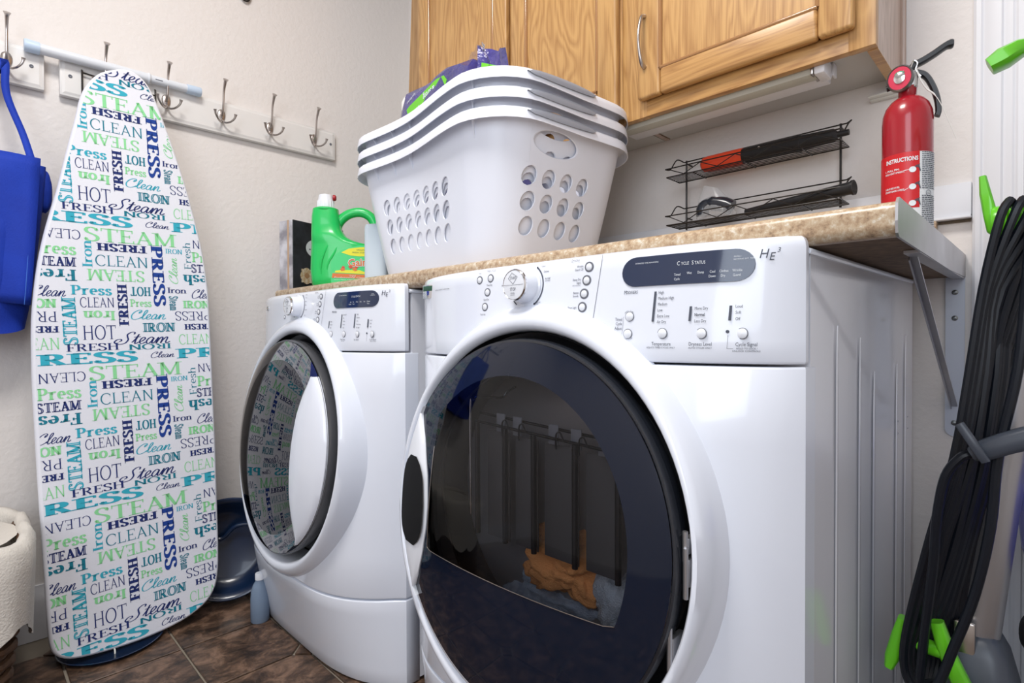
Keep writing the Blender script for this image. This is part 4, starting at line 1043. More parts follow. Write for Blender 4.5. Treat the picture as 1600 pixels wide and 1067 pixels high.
# attachment in a clear bag
ta = thing('bagged_attachment', 'dark elbow attachment in a clear plastic bag on the wire rack\'s lower tier', 'tool')
mb = MB().tube(spl([(1.208, -.062, 1.002), (1.209, -.062, 1.018), (1.224, -.060, 1.026), (1.252, -.058, 1.020), (1.270, -.056, 1.010)], 5), [.0140] * 11 + [.0165] * 10, 16); mb.build('elbow', mat('dark_blue_plastic', (.018, .022, .032), .25, coat=.5), ta)
from mathutils import noise as _nz
P = []
for k in range(25):
    a = 2 * math.pi * k / 24; row = []
    for q in range(11):
        f = q / 10; rx = .044 * (1 - .62 * f ** 1.8) ; ry = .021 * (1 - .75 * f); w = 1 + .10 * _nz.noise(Vector((math.cos(a) * 2, math.sin(a) * 2, f * 4)))
        row.append((1.238 - .012 * f + rx * math.cos(a) * w, -.060 + ry * math.sin(a) * w, .9885 + .074 * f + .006 * math.cos(a * 1) * -f))
    P.append(row)
M_bag = bpy.data.materials.new('clear_bag'); M_bag.use_nodes = True; nt = M_bag.node_tree; nt.nodes.remove(nt.nodes['Principled BSDF'])
tr = nt.nodes.new('ShaderNodeBsdfTransparent'); gl = nt.nodes.new('ShaderNodeBsdfPrincipled'); gl.inputs['Base Color'].default_value = (.7, .7, .72, 1); gl.inputs['Roughness'].default_value = .15
mx_ = nt.nodes.new('ShaderNodeMixShader'); mx_.inputs[0].default_value = .30; nt.links.new(tr.outputs[0], mx_.inputs[1]); nt.links.new(gl.outputs[0], mx_.inputs[2]); nt.links.new(mx_.outputs[0], nt.nodes['Material Output'].inputs[0])
MB().grid(P).build('clear_bag', M_bag, ta, angle=25)

# ------------------------------------------------------------------ fire extinguisher
fe = thing('fire_extinguisher', 'red fire extinguisher standing at the right end of the worktop', 'fire extinguisher', (1.6085, -.235, .8728), .20)
M_red = mat('red_enamel', (.38, .007, .018), .26, coat=.4, noise=(30, (.33, .010, .020), .6)); M_redl = mat('red_label', (.56, .012, .018), .35)
RE = .0315
MB().lathe([(.024, 0), (.029, .002), (RE, .006), (RE, .178), (.0305, .190), (.027, .201), (.021, .209), (.0150, .2135), (.0125, .2140)], (0, 0, 0), 'z', 48).build('cylinder', M_red, fe)
MB().lathe([(.0135, .212), (.0115, .215), (.0115, .226), (.0125, .229), (.0, .2295)], (0, 0, 0), 'z', 32).build('neck', M_red, fe)
vb = MB().box((-.012, -.012, .238), (.014, .012, .262), .004).build('valve', mat('valve_metal', (.42, .41, .40), .3, .9), fe); vb.location.z = -.0125; vb.scale = (.86, .86, 1)
# gauge faces the room, tipped left
gm = Matrix.Translation((-.010, -.014, .252)) @ Matrix.Rotation(math.radians(-16), 4, 'Z')
mb = MB().lathe([(.0165, -.004), (.0195, .0), (.0195, .006), (.0175, .0085), (.0165, .007), (0, .0068)], (0, 0, 0), 'y', 36); mb.v = [tuple(gm @ Vector(v)) for v in mb.v]; g = mb.build('gauge', mat('gauge_bezel', (.20, .20, .20), .3, .8), vb)
mb = MB().lathe([(.0165, .0074), (0, .0076)], (0, 0, 0), 'y', 36); mb.v = [tuple(gm @ Vector(v)) for v in mb.v]; mb.build('gauge_face', mat('gauge_red', (.62, .03, .08), .3, coat=.8), g)
mb = MB(); mb.add([(.010 * math.cos(a), -.0080, .010 * math.sin(a)) for a in [math.radians(q) for q in range(40, 141, 10)]] + [(.0075 * math.cos(a), -.0080, .0075 * math.sin(a)) for a in [math.radians(q) for q in range(140, 39, -10)]], [tuple(range(22))]); mb.v = [tuple(gm @ Vector(v)) for v in mb.v]; mb.build('gauge_green', mat('gauge_green', (.05, .35, .18), .4), g, smooth=False)
mb = MB().lathe([(.0085, .0076), (.0083, .0092), (.006, .0102), (0, .0105)], (0, 0, 0), 'y', 24); mb.tube([(0, -.0088, 0), (.006, -.0088, .009)], .0007, 6); mb.v = [tuple(gm @ Vector(v)) for v in mb.v]; mb.build('gauge_hub', M_chrome, g)
def bar2(pts, w, h, name, m, par):
    P = []
    for i, p in enumerate(pts):
        p = Vector(p); d = (Vector(pts[min(i + 1, len(pts) - 1)]) - Vector(pts[max(i - 1, 0)])).normalized(); u = Vector((0, 1, 0)); v = d.cross(u)
        ww = w[i] if isinstance(w, list) else w; hh = h[i] if isinstance(h, list) else h
        P.append([p + u * a * ww + v * b * hh for a, b in ((-1, -.6), (-.6, -1), (.6, -1), (1, -.6), (1, .6), (.6, 1), (-.6, 1), (-1, .6))])
    mb = MB().grid(P, closev=True); mb.add(P[0], [tuple(range(8))]); mb.add(P[-1], [tuple(range(8))]); return mb.build(name, m, par, angle=50)
hp = spl([(.000, 0, .262), (.008, 0, .272), (.022, 0, .277), (.036, 0, .283), (.052, 0, .291), (.062, 0, .292)], 4)
bar2(hp, [.008] * len(hp), [.0045] * (len(hp) - 4) + [.005, .0055, .0052, .004], 'top_handle', M_black, vb)
lp = spl([(.010, 0, .262), (.024, 0, .255), (.034, 0, .238), (.0405, 0, .218), (.0425, 0, .200), (.0405, 0, .193)], 4)
bar2(lp, .007, .0042, 'squeeze_lever', M_black, vb)
MB().tube(spl([(.004, -.009, .268), (.008, -.011, .276), (.013, -.011, .272), (.011, -.011, .262), (.018, -.010, .252)], 5), .0013, 8).build('pin_ring', M_chrome, vb)
MB().tube([(.006, -.014, .252), (.006, .016, .252)], .0016, 8).build('safety_pin', M_chrome, vb)
M_tie = mat('white_tie', (.75, .74, .72), .5)
MB().tube(spl([(.012, -.012, .262), (.018, -.012, .245), (.026, -.010, .232), (.036, -.010, .222), (.046, -.008, .205), (.056, -.006, .180), (.066, -.004, .155)], 5), [.0012] * 16 + [.0006] * 15, 6).build('seal_tie', M_tie, vb)
MB().tube(spl([(-.016, -.002, .249), (-.023, -.002, .247), (-.030, -.002, .2455)], 3), .0045, 12).build('nozzle', M_black, vb)
# wrapped label
def wrapf(x, z, d=.0005):      # x = arc length from the facing line
    a = x / RE; return ((RE + d) * math.sin(a), -(RE + d) * math.cos(a), z)
def wrap_patch(x0, x1, z0, z1, d, n=16): return [[wrapf(x0 + (x1 - x0) * k / n, z, d) for z in (z0, z1)] for k in range(n + 1)]
wl = MB().grid(wrap_patch(-.066, .050, .004, .126, .0004, 40)).build('label', mat('label_white', (.74, .76, .80), .4), fe)
MB().grid(wrap_patch(-.050, .0135, .046, .1265, .0007, 30)).build('red_label', M_redl, wl)
mb = MB(); F = lambda a, b: wrapf(a, b, .0011)
put_text(mb, 'INSTRUCTIONS', -.0085, .1165, .0058, F, w=.040, bold=.03)
for z, l1, l2 in ((.1035, '1. PULL PIN.', 'HOLD UNIT UPRIGHT.'), (.0775, '2. AIM AT BASE OF FIRE,', 'STAND BACK 6 FEET.'), (.053, '3. SQUEEZE LEVER,', 'SWEEP SIDE TO SIDE.')):
    put_text(mb, l1, -.030, z, .0026, F, 'l', w=.020, bold=.02); put_text(mb, l2, -.030, z - .0045, .0026, F, 'l', w=.026, bold=.02)
for z in (.1005, .0760, .0525):
    cx_ = .0050; mb.add([F(cx_ + .0042 * math.cos(q * math.pi / 8), z + .0042 * math.sin(q * math.pi / 8)) for q in range(16)], [tuple(range(16))])
    mb.add([F(cx_, z + .0015), F(cx_ + .003, z + .0035), F(cx_ - .010, z - .004 if z < .1 else z), F(cx_ - .010, z - .005 if z < .1 else z - .001)], [(0, 1, 2, 3)])
for z in (.0900, .0660):
    mb.add([F(-.045, z), F(.013, z), F(.013, z + .0003), F(-.045, z + .0003)], [(0, 1, 2, 3)])
mb.build('label_print', M_inkw, wl, smooth=False, fix=False)
mb = MB()
for z in (.1005, .0760, .0525):      # black nozzle and lever of each pictogram
    cx_ = .0050
    mb.add([F(cx_ + .003, z + .003), F(cx_ + .008, z + .0055), F(cx_ + .010, z - .003), F(cx_ + .0088, z - .003), F(cx_ + .0065, z + .003), F(cx_ + .002, z + .0018)], [tuple(range(6))]); mb.add([F(cx_ + .002, z + .0045), F(cx_ + .0085, z + .0075), F(cx_ + .009, z + .0066), F(cx_ + .003, z + .0035)], [(0, 1, 2, 3)])
rr = random.Random(3)
for k in range(44):
    z = .124 - k * .0027
    if .062 < z < .070: continue
    x = .0165
    while x < .040:
        w_ = .0012 + rr.random() * .0035; mb.add([F(x, z), F(min(x + w_, .041), z), F(min(x + w_, .041), z + .0013), F(x, z + .0013)], [(0, 1, 2, 3)]); x += w_ + .0008
put_text(mb, 'UL', .0265, .0665, .0030, F); mb.tube([F(.0265 + .0042 * math.cos(q * math.pi / 8), .0665 + .0042 * math.sin(q * math.pi / 8)) for q in range(16)], .0003, 4, closed=True)
mb.build('fine_print', M_ink, wl, smooth=False, fix=False)
MB().grid(wrap_patch(-.008, .006, .008, .030, .0009, 6)).build('blue_symbol', mat('label_blue', (.02, .28, .60), .4), wl)
MB().grid(wrap_patch(-.008, .009, .033, .037, .0009, 6)).build('green_strip', mat('label_green_pale', (.35, .60, .50), .5), wl)
mb = MB(); put_text(mb, '1A', -.001, .019, .009, lambda a, b: wrapf(a, b, .0013)); mb.build('symbol_print', M_inkw, wl, smooth=False, fix=False)
# ------------------------------------------------------------------ ironing board hanging on the left wall
M_cover = mat('cover_cotton', (.80, .82, .90), .8, bump=(900, .25, .001))
INK = {'navy': mat('print_navy', (.012, .028, .16), .8), 'blue': mat('print_blue', (.008, .05, .30), .8), 'teal': mat('print_teal', (.006, .20, .29), .8), 'aqua': mat('print_aqua', (.035, .42, .56), .8), 'green': mat('print_green', (.27, .72, .34), .8)}
B0 = Vector((.0600, -.9259, 1.4027)); BH = Vector((-.0625, .9945, .0845)).normalized(); BV = Vector((.0697, .0888, -.9936)); BV = (BV - BH * BV.dot(BH)).normalized(); BN = -(BH.cross(BV)).normalized()
BK = .965     # board stands a little off the wall
B0 = CAM + (B0 - CAM) * BK
def bp(u, v, d=0.0): return B0 + (BH * u + BV * v) * BK + BN * d
OUT = [(-.005, -.020), (-.041, -.002), (-.070, .030), (-.091, .071), (-.108, .129), (-.133, .210), (-.164, .313), (-.191, .395), (-.211, .466), (-.226, .535), (-.239, .612), (-.248, .698), (-.255, .785), (-.260, .871), (-.266, .971), (-.272, 1.086), (-.277, 1.186), (-.282, 1.272), (-.284, 1.336), (-.279, 1.365), (-.262, 1.385), (-.231, 1.398), (-.170, 1.410), (-.098, 1.416), (-.025, 1.412), (.028, 1.395), (.058, 1.368), (.073, 1.330), (.083, 1.267), (.096, 1.129), (.109, .990), (.120, .849), (.131, .707), (.139, .600), (.142, .547), (.141, .458), (.133, .369), (.121, .275), (.107, .197), (.097, .146), (.084, .089), (.072, .040), (.059, .006), (.042, -.014), (.021, -.024)]
_o = spl([Vector((a, b, 0)) for a, b in OUT + [OUT[0]]], 3)[:-1]; OUTS = [(p.x, p.y) for p in _o]
def inset(P, d):
    n = len(P); R = []
    for i in range(n):
        a = Vector(P[i - 1]); b = Vector(P[(i + 1) % n]); t = (b - a).normalized(); nn_ = Vector((t.y, -t.x)); q = Vector(P[i]) + nn_ * d
        R.append((q.x, q.y))
    return R
def _area(P): return sum(P[i - 1][0] * P[i][1] - P[i][0] * P[i - 1][1] for i in range(len(P)))
_s = 1 if _area(inset(OUTS, .005)) / _area(OUTS) < 1 else -1
ib = thing('ironing_board', 'ironing board in a white cover printed with laundry words, leaning flat on the left wall', 'ironing board')
mb = MB(); R = [[bp(*q, d) for q in inset(OUTS, _s * i)] for i, d in ((.004, -.018), (.001, -.015), (-.001, -.010), (.0005, -.004), (.003, -.001), (.0055, 0))]
mb.grid(R, closev=True); n = len(OUTS); mb.add(R[0], [tuple(range(n))])
cb_ = mb.build('cover', M_cover, ib, angle=70)
mb = MB(); mb.add(R[-1], [tuple(range(n))]); 
mf = MB(); inn = inset(OUTS, _s * .0055); mf.add([bp(*q) for q in inn], [tuple(range(n))]); mf.build('cover_face', M_cover, cb_, smooth=False)
# nib-pen letters
def arcp(cx, cy, rx, ry, a0, a1, n=12): return [(cx + rx * math.cos(math.radians(a0 + (a1 - a0) * k / n)), cy + ry * math.sin(math.radians(a0 + (a1 - a0) * k / n))) for k in range(n + 1)]
def cr(pts, n=5): return [(p.x, p.y) for p in spl([Vector((a, b, 0)) for a, b in pts], n)]
# glyph: (advance, strokes, serif points)
G = {
 'S': (.62, [cr([(.50, .80), (.44, .93), (.29, 1.0), (.14, .94), (.08, .79), (.14, .64), (.29, .53), (.44, .42), (.52, .26), (.46, .08), (.29, 0), (.12, .06), (.06, .20)])], [('v', .50, .86), ('v', .06, .14)]),
 'T': (.74, [[(.37, 0), (.37, 1)], [(.05, .97), (.69, .97)]], [('h', .37, 0), ('v', .05, .90), ('v', .69, .90)]),
 'E': (.66, [[(.16, 0), (.16, 1)], [(.10, .97), (.56, .97)], [(.16, .52), (.44, .52)], [(.10, .03), (.60, .03)]], [('h', .12, 0), ('h', .12, 1), ('v', .56, .90), ('v', .60, .10), ('v', .44, .52)]),
 'A': (.80, [[(.40, 1), (.12, 0)], [(.36, 1), (.68, 0)], [(.20, .34), (.58, .34)]], [('h', .10, 0), ('h', .68, 0)]),
 'M': (.98, [[(.15, 0), (.15, 1)], [(.15, 1), (.49, .05)], [(.83, 1), (.49, .05)], [(.85, 0), (.85, 1)]], [('h', .15, 0), ('h', .85, 0), ('h', .10, 1), ('h', .90, 1)]),
 'F': (.62, [[(.16, 0), (.16, 1)], [(.10, .97), (.55, .97)], [(.16, .50), (.42, .50)]], [('h', .16, 0), ('h', .12, 1), ('v', .55, .90), ('v', .42, .50)]),
 'R': (.76, [[(.16, 0), (.16, 1)], [(.16, .97)] + arcp(.34, .735, .20, .235, 90, -90) + [(.16, .50)], [(.34, .50), (.62, .02)]], [('h', .16, 0), ('h', .12, 1), ('h', .64, 0)]),
 'H': (.82, [[(.16, 0), (.16, 1)], [(.66, 0), (.66, 1)], [(.16, .52), (.66, .52)]], [('h', .16, 0), ('h', .16, 1), ('h', .66, 0), ('h', .66, 1)]),
 'C': (.76, [arcp(.42, .5, .34, .50, 42, 318, 22)], [('v', .67, .80)]),
 'L': (.62, [[(.16, 0), (.16, 1)], [(.10, .03), (.56, .03)]], [('h', .16, 1), ('h', .12, 0), ('v', .56, .10)]),
 'N': (.84, [[(.15, 0), (.15, 1)], [(.15, 1), (.68, .02)], [(.68, 0), (.68, 1)]], [('h', .15, 0), ('h', .10, 1), ('h', .68, 1)]),
 'P': (.68, [[(.16, 0), (.16, 1)], [(.16, .97)] + arcp(.34, .72, .22, .25, 90, -90) + [(.16, .47)]], [('h', .16, 0), ('h', .12, 1)]),
 'I': (.34, [[(.17, 0), (.17, 1)]], [('h', .17, 0), ('h', .17, 1)]),
 'O': (.84, [arcp(.42, .5, .34, .50, 90, 450, 26)], []),
 'r': (.48, [[(.14, 0), (.14, .66)], cr([(.14, .42), (.24, .60), (.36, .66), (.44, .60)])], [('h', .14, 0), ('h', .10, .66)]),
 'o': (.58, [arcp(.29, .33, .22, .34, 90, 450, 20)], []),
 'n': (.66, [[(.14, 0), (.14, .66)], cr([(.14, .46), (.26, .64), (.42, .64), (.50, .50), (.50, .3), (.50, 0)])], [('h', .14, 0), ('h', .50, 0), ('h', .10, .66)]),
 'h': (.66, [[(.14, 0), (.14, 1.04)], cr([(.14, .46), (.26, .64), (.42, .64), (.50, .50), (.50, .3), (.50, 0)])], [('h', .14, 0), ('h', .50, 0), ('h', .10, 1.04)]),
 'm': (.98, [[(.14, 0), (.14, .66)], cr([(.14, .46), (.24, .64), (.38, .64), (.46, .50), (.46, 0)]), cr([(.46, .46), (.58, .64), (.72, .64), (.80, .50), (.80, 0)])], [('h', .14, 0), ('h', .46, 0), ('h', .80, 0)]),
 'e': (.54, [[(.10, .36), (.46, .36)] + arcp(.28, .36, .19, .30, 0, 300, 16)], []),
 's': (.46, [cr([(.38, .52), (.30, .65), (.16, .64), (.09, .50), (.18, .38), (.32, .30), (.39, .17), (.30, .02), (.14, .02), (.06, .15)])], []),
 'l': (.32, [[(.15, 0), (.15, 1.04)]], [('h', .15, 0), ('h', .12, 1.04)]),
 'a': (.56, [cr([(.10, .52), (.20, .65), (.34, .64), (.42, .50), (.42, .20), (.50, .02)]), cr([(.42, .38), (.24, .34), (.10, .20), (.14, .04), (.28, .02), (.42, .16)])], []),
 't': (.40, [cr([(.17, .88), (.17, .3), (.20, .06), (.34, .03)]), [(.05, .64), (.34, .64)]], []),
}
SCR = {   # joined script
 'C': (.70, [cr([(.60, .78), (.62, .98), (.44, 1.04), (.20, .82), (.08, .45), (.16, .10), (.36, .0), (.60, .12), (.74, .28)]), cr([(.60, .78), (.50, .70), (.52, .86), (.60, .90)])]),
 'S': (.72, [cr([(.70, .86), (.72, 1.02), (.56, 1.06), (.40, .86), (.44, .62), (.50, .40), (.42, .12), (.20, .0), (.0, .06), (-.10, .22), (.0, .42), (.16, .44), (.20, .32), (.10, .24)])]),
 'l': (.30, [cr([(.0, .14), (.16, .46), (.30, .90), (.24, 1.04), (.14, .84), (.10, .30), (.16, .02), (.30, .14)])]),
 'e': (.34, [cr([(.0, .14), (.18, .26), (.28, .46), (.20, .58), (.08, .42), (.06, .14), (.18, .0), (.34, .14)])]),
 'a': (.46, [cr([(.34, .48), (.22, .58), (.08, .40), (.04, .14), (.14, .0), (.26, .14), (.36, .50), (.32, .14), (.36, .0), (.48, .14)])]),
 'n': (.50, [cr([(.0, .14), (.10, .48), (.12, .50), (.08, .0), (.14, .26), (.28, .54), (.36, .48), (.32, .10), (.40, .0), (.52, .14)])]),
 'm': (.74, [cr([(.0, .14), (.10, .48), (.12, .50), (.08, .0), (.14, .26), (.26, .54), (.34, .48), (.30, .0), (.36, .26), (.50, .54), (.58, .48), (.54, .10), (.62, .0), (.76, .14)])]),
 't': (.30, [cr([(.0, .14), (.14, .50), (.22, .86), (.14, .30), (.16, .02), (.30, .14)]), [(.02, .60), (.34, .64)]]),
}
STY = {'roman': (.15, .05, .16), 'bold': (.20, .07, .17), 'thin': (.088, .046, .11), 'heavy': (.25, .11, .22), 'wide': (.24, .11, .20), 'deco': (.23, .10, .22), 'script': (.075, .042, 0)}
def word_polys(word, st):
    T, t, sf = STY[st]; polys = []; x = 0; scr = st == 'script'; thin = []
    for ch in word:
        if scr: adv, strokes = SCR[ch]; ser = []
        else: adv, strokes, ser = G[ch]
        if st in ('heavy', 'deco', 'wide', 'bold'): adv += .06
        for s in strokes:
            s = [(a + x, b) for a, b in s]; n_ = len(s); L = []; Rr = []
            closed = (abs(s[0][0] - s[-1][0]) + abs(s[0][1] - s[-1][1])) < 1e-6
            for i in range(n_):
                a = s[i - 1] if i else (s[-2] if closed else s[0]); b = s[i + 1] if i < n_ - 1 else (s[1] if closed else s[-1])
                dx, dy_ = b[0] - a[0], b[1] - a[1]; l = math.hypot(dx, dy_) or 1e-6; dx /= l; dy_ /= l
                w = t + (T - t) * abs(dy_) ** 1.5
                if not scr and n_ == 2 and abs(dx) > .1 and dx * dy_ > 0: w = t + (T - t) * .25
                w /= 2; L.append((s[i][0] - dy_ * w, s[i][1] + dx * w)); Rr.append((s[i][0] + dy_ * w, s[i][1] - dx * w))
            for i in range(n_ - 1): polys.append([L[i], L[i + 1], Rr[i + 1], Rr[i]])
            if st == 'deco' and n_ == 2 and abs(s[0][0] - s[1][0]) < .01: thin.append([(s[0][0] - .018, .12), (s[0][0] + .018, .12), (s[0][0] + .018, .88), (s[0][0] - .018, .88)])
            if st == 'deco' and n_ > 2:
                for i in range(2, n_ - 3): 
                    a, b = s[i], s[i + 1]
                    if abs(b[1] - a[1]) > abs(b[0] - a[0]): thin.append([(a[0] - .016, a[1]), (a[0] + .016, a[1]), (b[0] + .016, b[1]), (b[0] - .016, b[1])])
        hh = .035 if st in ('roman', 'thin') else .07
        if st == 'thin': hh = .022
        for k, a, b in ser:
            a += x
            if k == 'h': y0 = b if b < .5 else b - hh; polys.append([(a - sf, y0), (a + sf, y0), (a + sf, y0 + hh), (a - sf, y0 + hh)])
            else: polys.append([(a - hh * .7, b - .11), (a + hh * .7, b - .11), (a + hh * .7, b + .11), (a - hh * .7, b + .11)])
        x += adv
    return polys, thin, x
WORDS = [('STEAM',-.0510,.7526,.1966,.0333,0,'roman','green'),('CLEAN',-.1999,.7489,.0887,.0222,180,'thin','navy'),('Press',-.2080,.7842,.0810,.0269,0,'bold','green'),('STEAM',-.2127,.8151,.0806,.0215,0,'deco','navy'),('Fresh',-.2272,.8460,.1038,.0265,180,'bold','teal'),('Clean',-.2290,.8850,.0641,.0235,0,'script','navy'),('IRON',-.2516,.9123,.0664,.0196,0,'heavy','green'),('PRESS',-.2648,.9427,.0890,.0238,180,'thin','navy'),('FRESH',-.2555,.9725,.0675,.0146,180,'heavy','navy'),('CLEAN',-.2645,1.0056,.0852,.0266,0,'thin','green'),('PRESS',-.1913,1.0472,.2450,.0250,0,'wide','aqua'),('Iron',-.1489,.7959,.0667,.0194,90,'roman','aqua'),('FRESH',-.0759,.7807,.1038,.0181,180,'heavy','navy'),('CLEAN',-.0784,.8146,.1133,.0266,0,'thin','teal'),('STEAM',-.0937,.8500,.1179,.0274,180,'roman','green'),('PRESS',-.0033,.8531,.1603,.0253,-90,'heavy','blue'),('IRON',.0411,.7860,.0404,.0121,0,'roman','aqua'),('Fresh',.0721,.7969,.0751,.0174,90,'thin','teal'),('Clean',.0333,.8370,.0715,.0199,90,'script','green'),('Iron',.0363,.8906,.0458,.0145,0,'roman','navy'),('Steam',.0248,.9249,.0386,.0197,-90,'deco','teal'),('Press',-.1480,.8850,.0810,.0224,0,'bold','aqua'),('FRESH',-.0892,.9226,.1032,.0199,90,'heavy','navy'),('HOT',-.0480,.8909,.0452,.0222,180,'bold','teal'),('Press',-.0497,.9205,.0469,.0183,0,'bold','green'),('Clean',-.0362,.9519,.0799,.0229,0,'script','aqua'),('CLEAN',-.1407,.9151,.0696,.0240,0,'thin','navy'),('Iron',-.1409,.9475,.0651,.0225,180,'bold','green'),('STEAM',-.1991,.9567,.1112,.0259,90,'deco','aqua'),('HOT',-.1443,.9884,.0679,.0338,0,'thin','navy'),('IRON',-.0153,.9855,.0730,.0222,0,'deco','teal'),('Steam',-.0513,1.0104,.1171,.0281,0,'script','navy'),('FRESH',-.1604,1.0227,.1038,.0171,0,'roman','navy'),('IRON',-.0420,1.0331,.0964,.0134,180,'roman','teal'),('Clean',-.0164,1.0569,.0556,.0146,0,'script','navy')]
def hull(P):
    P = sorted(set(P)); 
    def half(Q):
        h = []
        for p in Q:
            while len(h) > 1 and (h[-1][0] - h[-2][0]) * (p[1] - h[-2][1]) - (h[-1][1] - h[-2][1]) * (p[0] - h[-2][0]) <= 0: h.pop()
            h.append(p)
        return h
    a = half(P); b = half(P[::-1]); return a[:-1] + b[:-1]
CLIP = hull(inset(OUTS, _s * .0065))

if _area(CLIP) < 0: CLIP = CLIP[::-1]
def inside_all(P):
    for x, y in P:
        c = False; j = len(CLIP) - 1
        for i in range(len(CLIP)):
            xi, yi = CLIP[i]; xj, yj = CLIP[j]
            if (yi > y) != (yj > y) and x < (xj - xi) * (y - yi) / (yj - yi) + xi: c = not c
            j = i
        if not c: return False
    return True
def clip(P):
    n_ = len(CLIP)
    for i in range(n_):
        a = CLIP[i - 1]; b = CLIP[i]; ex, ey = b[0] - a[0], b[1] - a[1]
        if math.hypot(ex, ey) < 1e-7: continue
        o = []; m_ = len(P)
        for k in range(m_):
            p = P[k - 1]; q = P[k]; sp = ex * (p[1] - a[1]) - ey * (p[0] - a[0]); sq = ex * (q[1] - a[1]) - ey * (q[0] - a[0])
            if (sp >= -1e-9) != (sq >= -1e-9):
                t_ = sp / (sp - sq); o.append((p[0] + (q[0] - p[0]) * t_, p[1] + (q[1] - p[1]) * t_))
            if sq >= -1e-9: o.append(q)
        P = o
        if len(P) < 3: return []
    return P
prints = {k: MB() for k in INK}; wl_ = MB(); cachew = {}; layer = 0
TH0 = .056
for kv in range(-3, 3):
    for ku in (-1, 0, 1):
        for wi, (wd, u, v, ww, hh, rot, st, col) in enumerate(WORDS):
            uu = u - .0266 * kv + .332 * ku; vv = v + .3385 * kv + .018 * ku
            if uu < -.42 or uu > .28 or vv < -.10 or vv > 1.50: continue
            if (wd, st) not in cachew: cachew[(wd, st)] = word_polys(wd, st)
            polys, thin, wt0 = cachew[(wd, st)]
            ang = -math.radians(rot) + TH0; ca, sa = math.cos(ang), math.sin(ang); shx = .32 if st == 'script' else 0
            def tf(p):
                a = (p[0] / wt0 - .5) * ww + shx * (p[1] - .5) * hh; b = -(p[1] - .5) * hh; return (uu + a * ca - b * sa, vv + a * sa + b * ca)
            for lst, tgt, dd in ((polys, prints[col], .0006 + wi * .000004), (thin, wl_, .0008)):
                for pl_ in lst:
                    Q = [tf(p) for p in pl_]
                    if not inside_all(Q):
                        if _area(Q) < 0: Q = Q[::-1]
                        Q = clip(Q)
                    if len(Q) >= 3: tgt.add([bp(a, b, dd) for a, b in Q], [tuple(range(len(Q)))])
for k, mb in prints.items(): mb.build('printed_words', INK[k], cb_, smooth=False, fix=False, kind='stuff')
wl_.build('printed_words', M_cover, cb_, smooth=False, fix=False, kind='stuff')
# metal mesh pan and folded legs behind the cover
bk = MB(); pan = inset(OUTS, _s * .018); bk.prism(pan, -.025, -.0185, lambda a, b, d: bp(a, b, d)); bk.build('board_pan', M_grey, ib, smooth=False)
mb = MB()
for s in (-.05, .0): mb.tube([bp(-.06 + s, .35, -.034), bp(-.10 + s, 1.30, -.034)], .008, 10)
mb.build('folded_legs', M_grey, ib)
MB().tube(spl([bp(-.170, 1.405, -.014), bp(-.172, 1.412, .004), bp(-.176, 1.425, .008), bp(-.184, 1.432, .004)], 5), .0018, 6).build('cover_string', mat('string', (.75, .75, .70), .8), ib)

# ------------------------------------------------------------------ hook rails on the left wall
M_rail = mat('white_rail_paint', (.80, .79, .78), .35)
M_hook = mat('satin_nickel_hook', (.46, .42, .40), .3, 1.0)
hook_src = None
def make_hook(parent, y):
    """local: x out of wall, y along wall"""
    global hook_src
    o = bpy.data.objects.new('coat_hook', None)
    mb = MB(); n_ = 20; poly = [(.0125 * math.cos(2 * math.pi * k / n_) * (1 - .28 * math.sin(2 * math.pi * k / n_ - .0) * -1 if False else 1 - .25 * (1 - math.sin(2 * math.pi * k / n_)) / 2), .019 * math.sin(2 * math.pi * k / n_)) for k in range(n_)]
    P = [[(d, a * s, b * s) for a, b in poly] for s, d in ((1.0, 0), (1.0, .0025), (.8, .0045), (.3, .0055), (.02, .0057))]
    mb.grid(P, closev=True)
    h = mb.build('coat_hook', M_hook, parent, angle=60) if hook_src is None else None
    if hook_src is None:
        up = spl([(.004, 0, .000), (.014, 0, .012), (.020, 0, .035), (.024, 0, .062), (.034, 0, .083), (.042, 0, .094)], 5); m_ = len(up)
        mb = MB().tube(up, [.0042 - .0016 * math.sin(math.pi * min(i / m_ * 1.2, 1)) + (.0045 * max(0, (i - m_ + 4) / 4)) for i in range(m_)], 10); mb.build('top_prong', M_hook, h)
        for s in (-1, 1):
            pts = spl([(.005, 0, -.012), (.014, s * .006, -.021), (.026, s * .016, -.020), (.034, s * .025, -.010), (.037, s * .028, .002)], 5); m_ = len(pts)
            mb = MB().tube(pts, [.0034 - .0008 * math.sin(math.pi * i / m_) + .0018 * max(0, (i - m_ + 4) / 4) for i in range(m_)], 10); mb.build('side_prong', M_hook, h)
        for z in (.010, -.006): MB().lathe([(.0022, .004), (.0022, .0062), (0, .0066)], (0, 0, z), 'x', 10).build('screw', M_grey, h)
        hook_src = h
    else:
        h = hook_src.copy(); COL.objects.link(h); h.parent = parent
        for ch in hook_src.children: c = ch.copy(); COL.objects.link(c); c.parent = h
    h.location = (.0205, y, 1.383); return h
def rail(label, y0, y1, hooks, screws):
    t = thing('hook_rail', label, 'hook rail')
    b = MB().box((.001, y0, 1.334), (.0195, y1, 1.427), .0025, seg=2); bo = b.build('board', M_rail, t)
    P = [[(x, y0 + i, 1.334 + i) , (x, y1 - i, 1.334 + i), (x, y1 - i, 1.427 - i), (x, y0 + i, 1.427 - i)] for x, i in ((.0190, .003), (.0215, .010))]
    mb = MB().grid(P, closev=True); mb.add(P[1], [(0, 1, 2, 3)]); mb.build('raised_face', M_rail, bo, smooth=False)
    for y in screws: MB().lathe([(.0042, .0), (.0042, .0012), (.003, .0018), (.0015, .0008), (0, .0008)], (.0213, y, 1.384), 'x', 16).build('screw', M_grey, t)
    for y in hooks: make_hook(t, y)
    return t
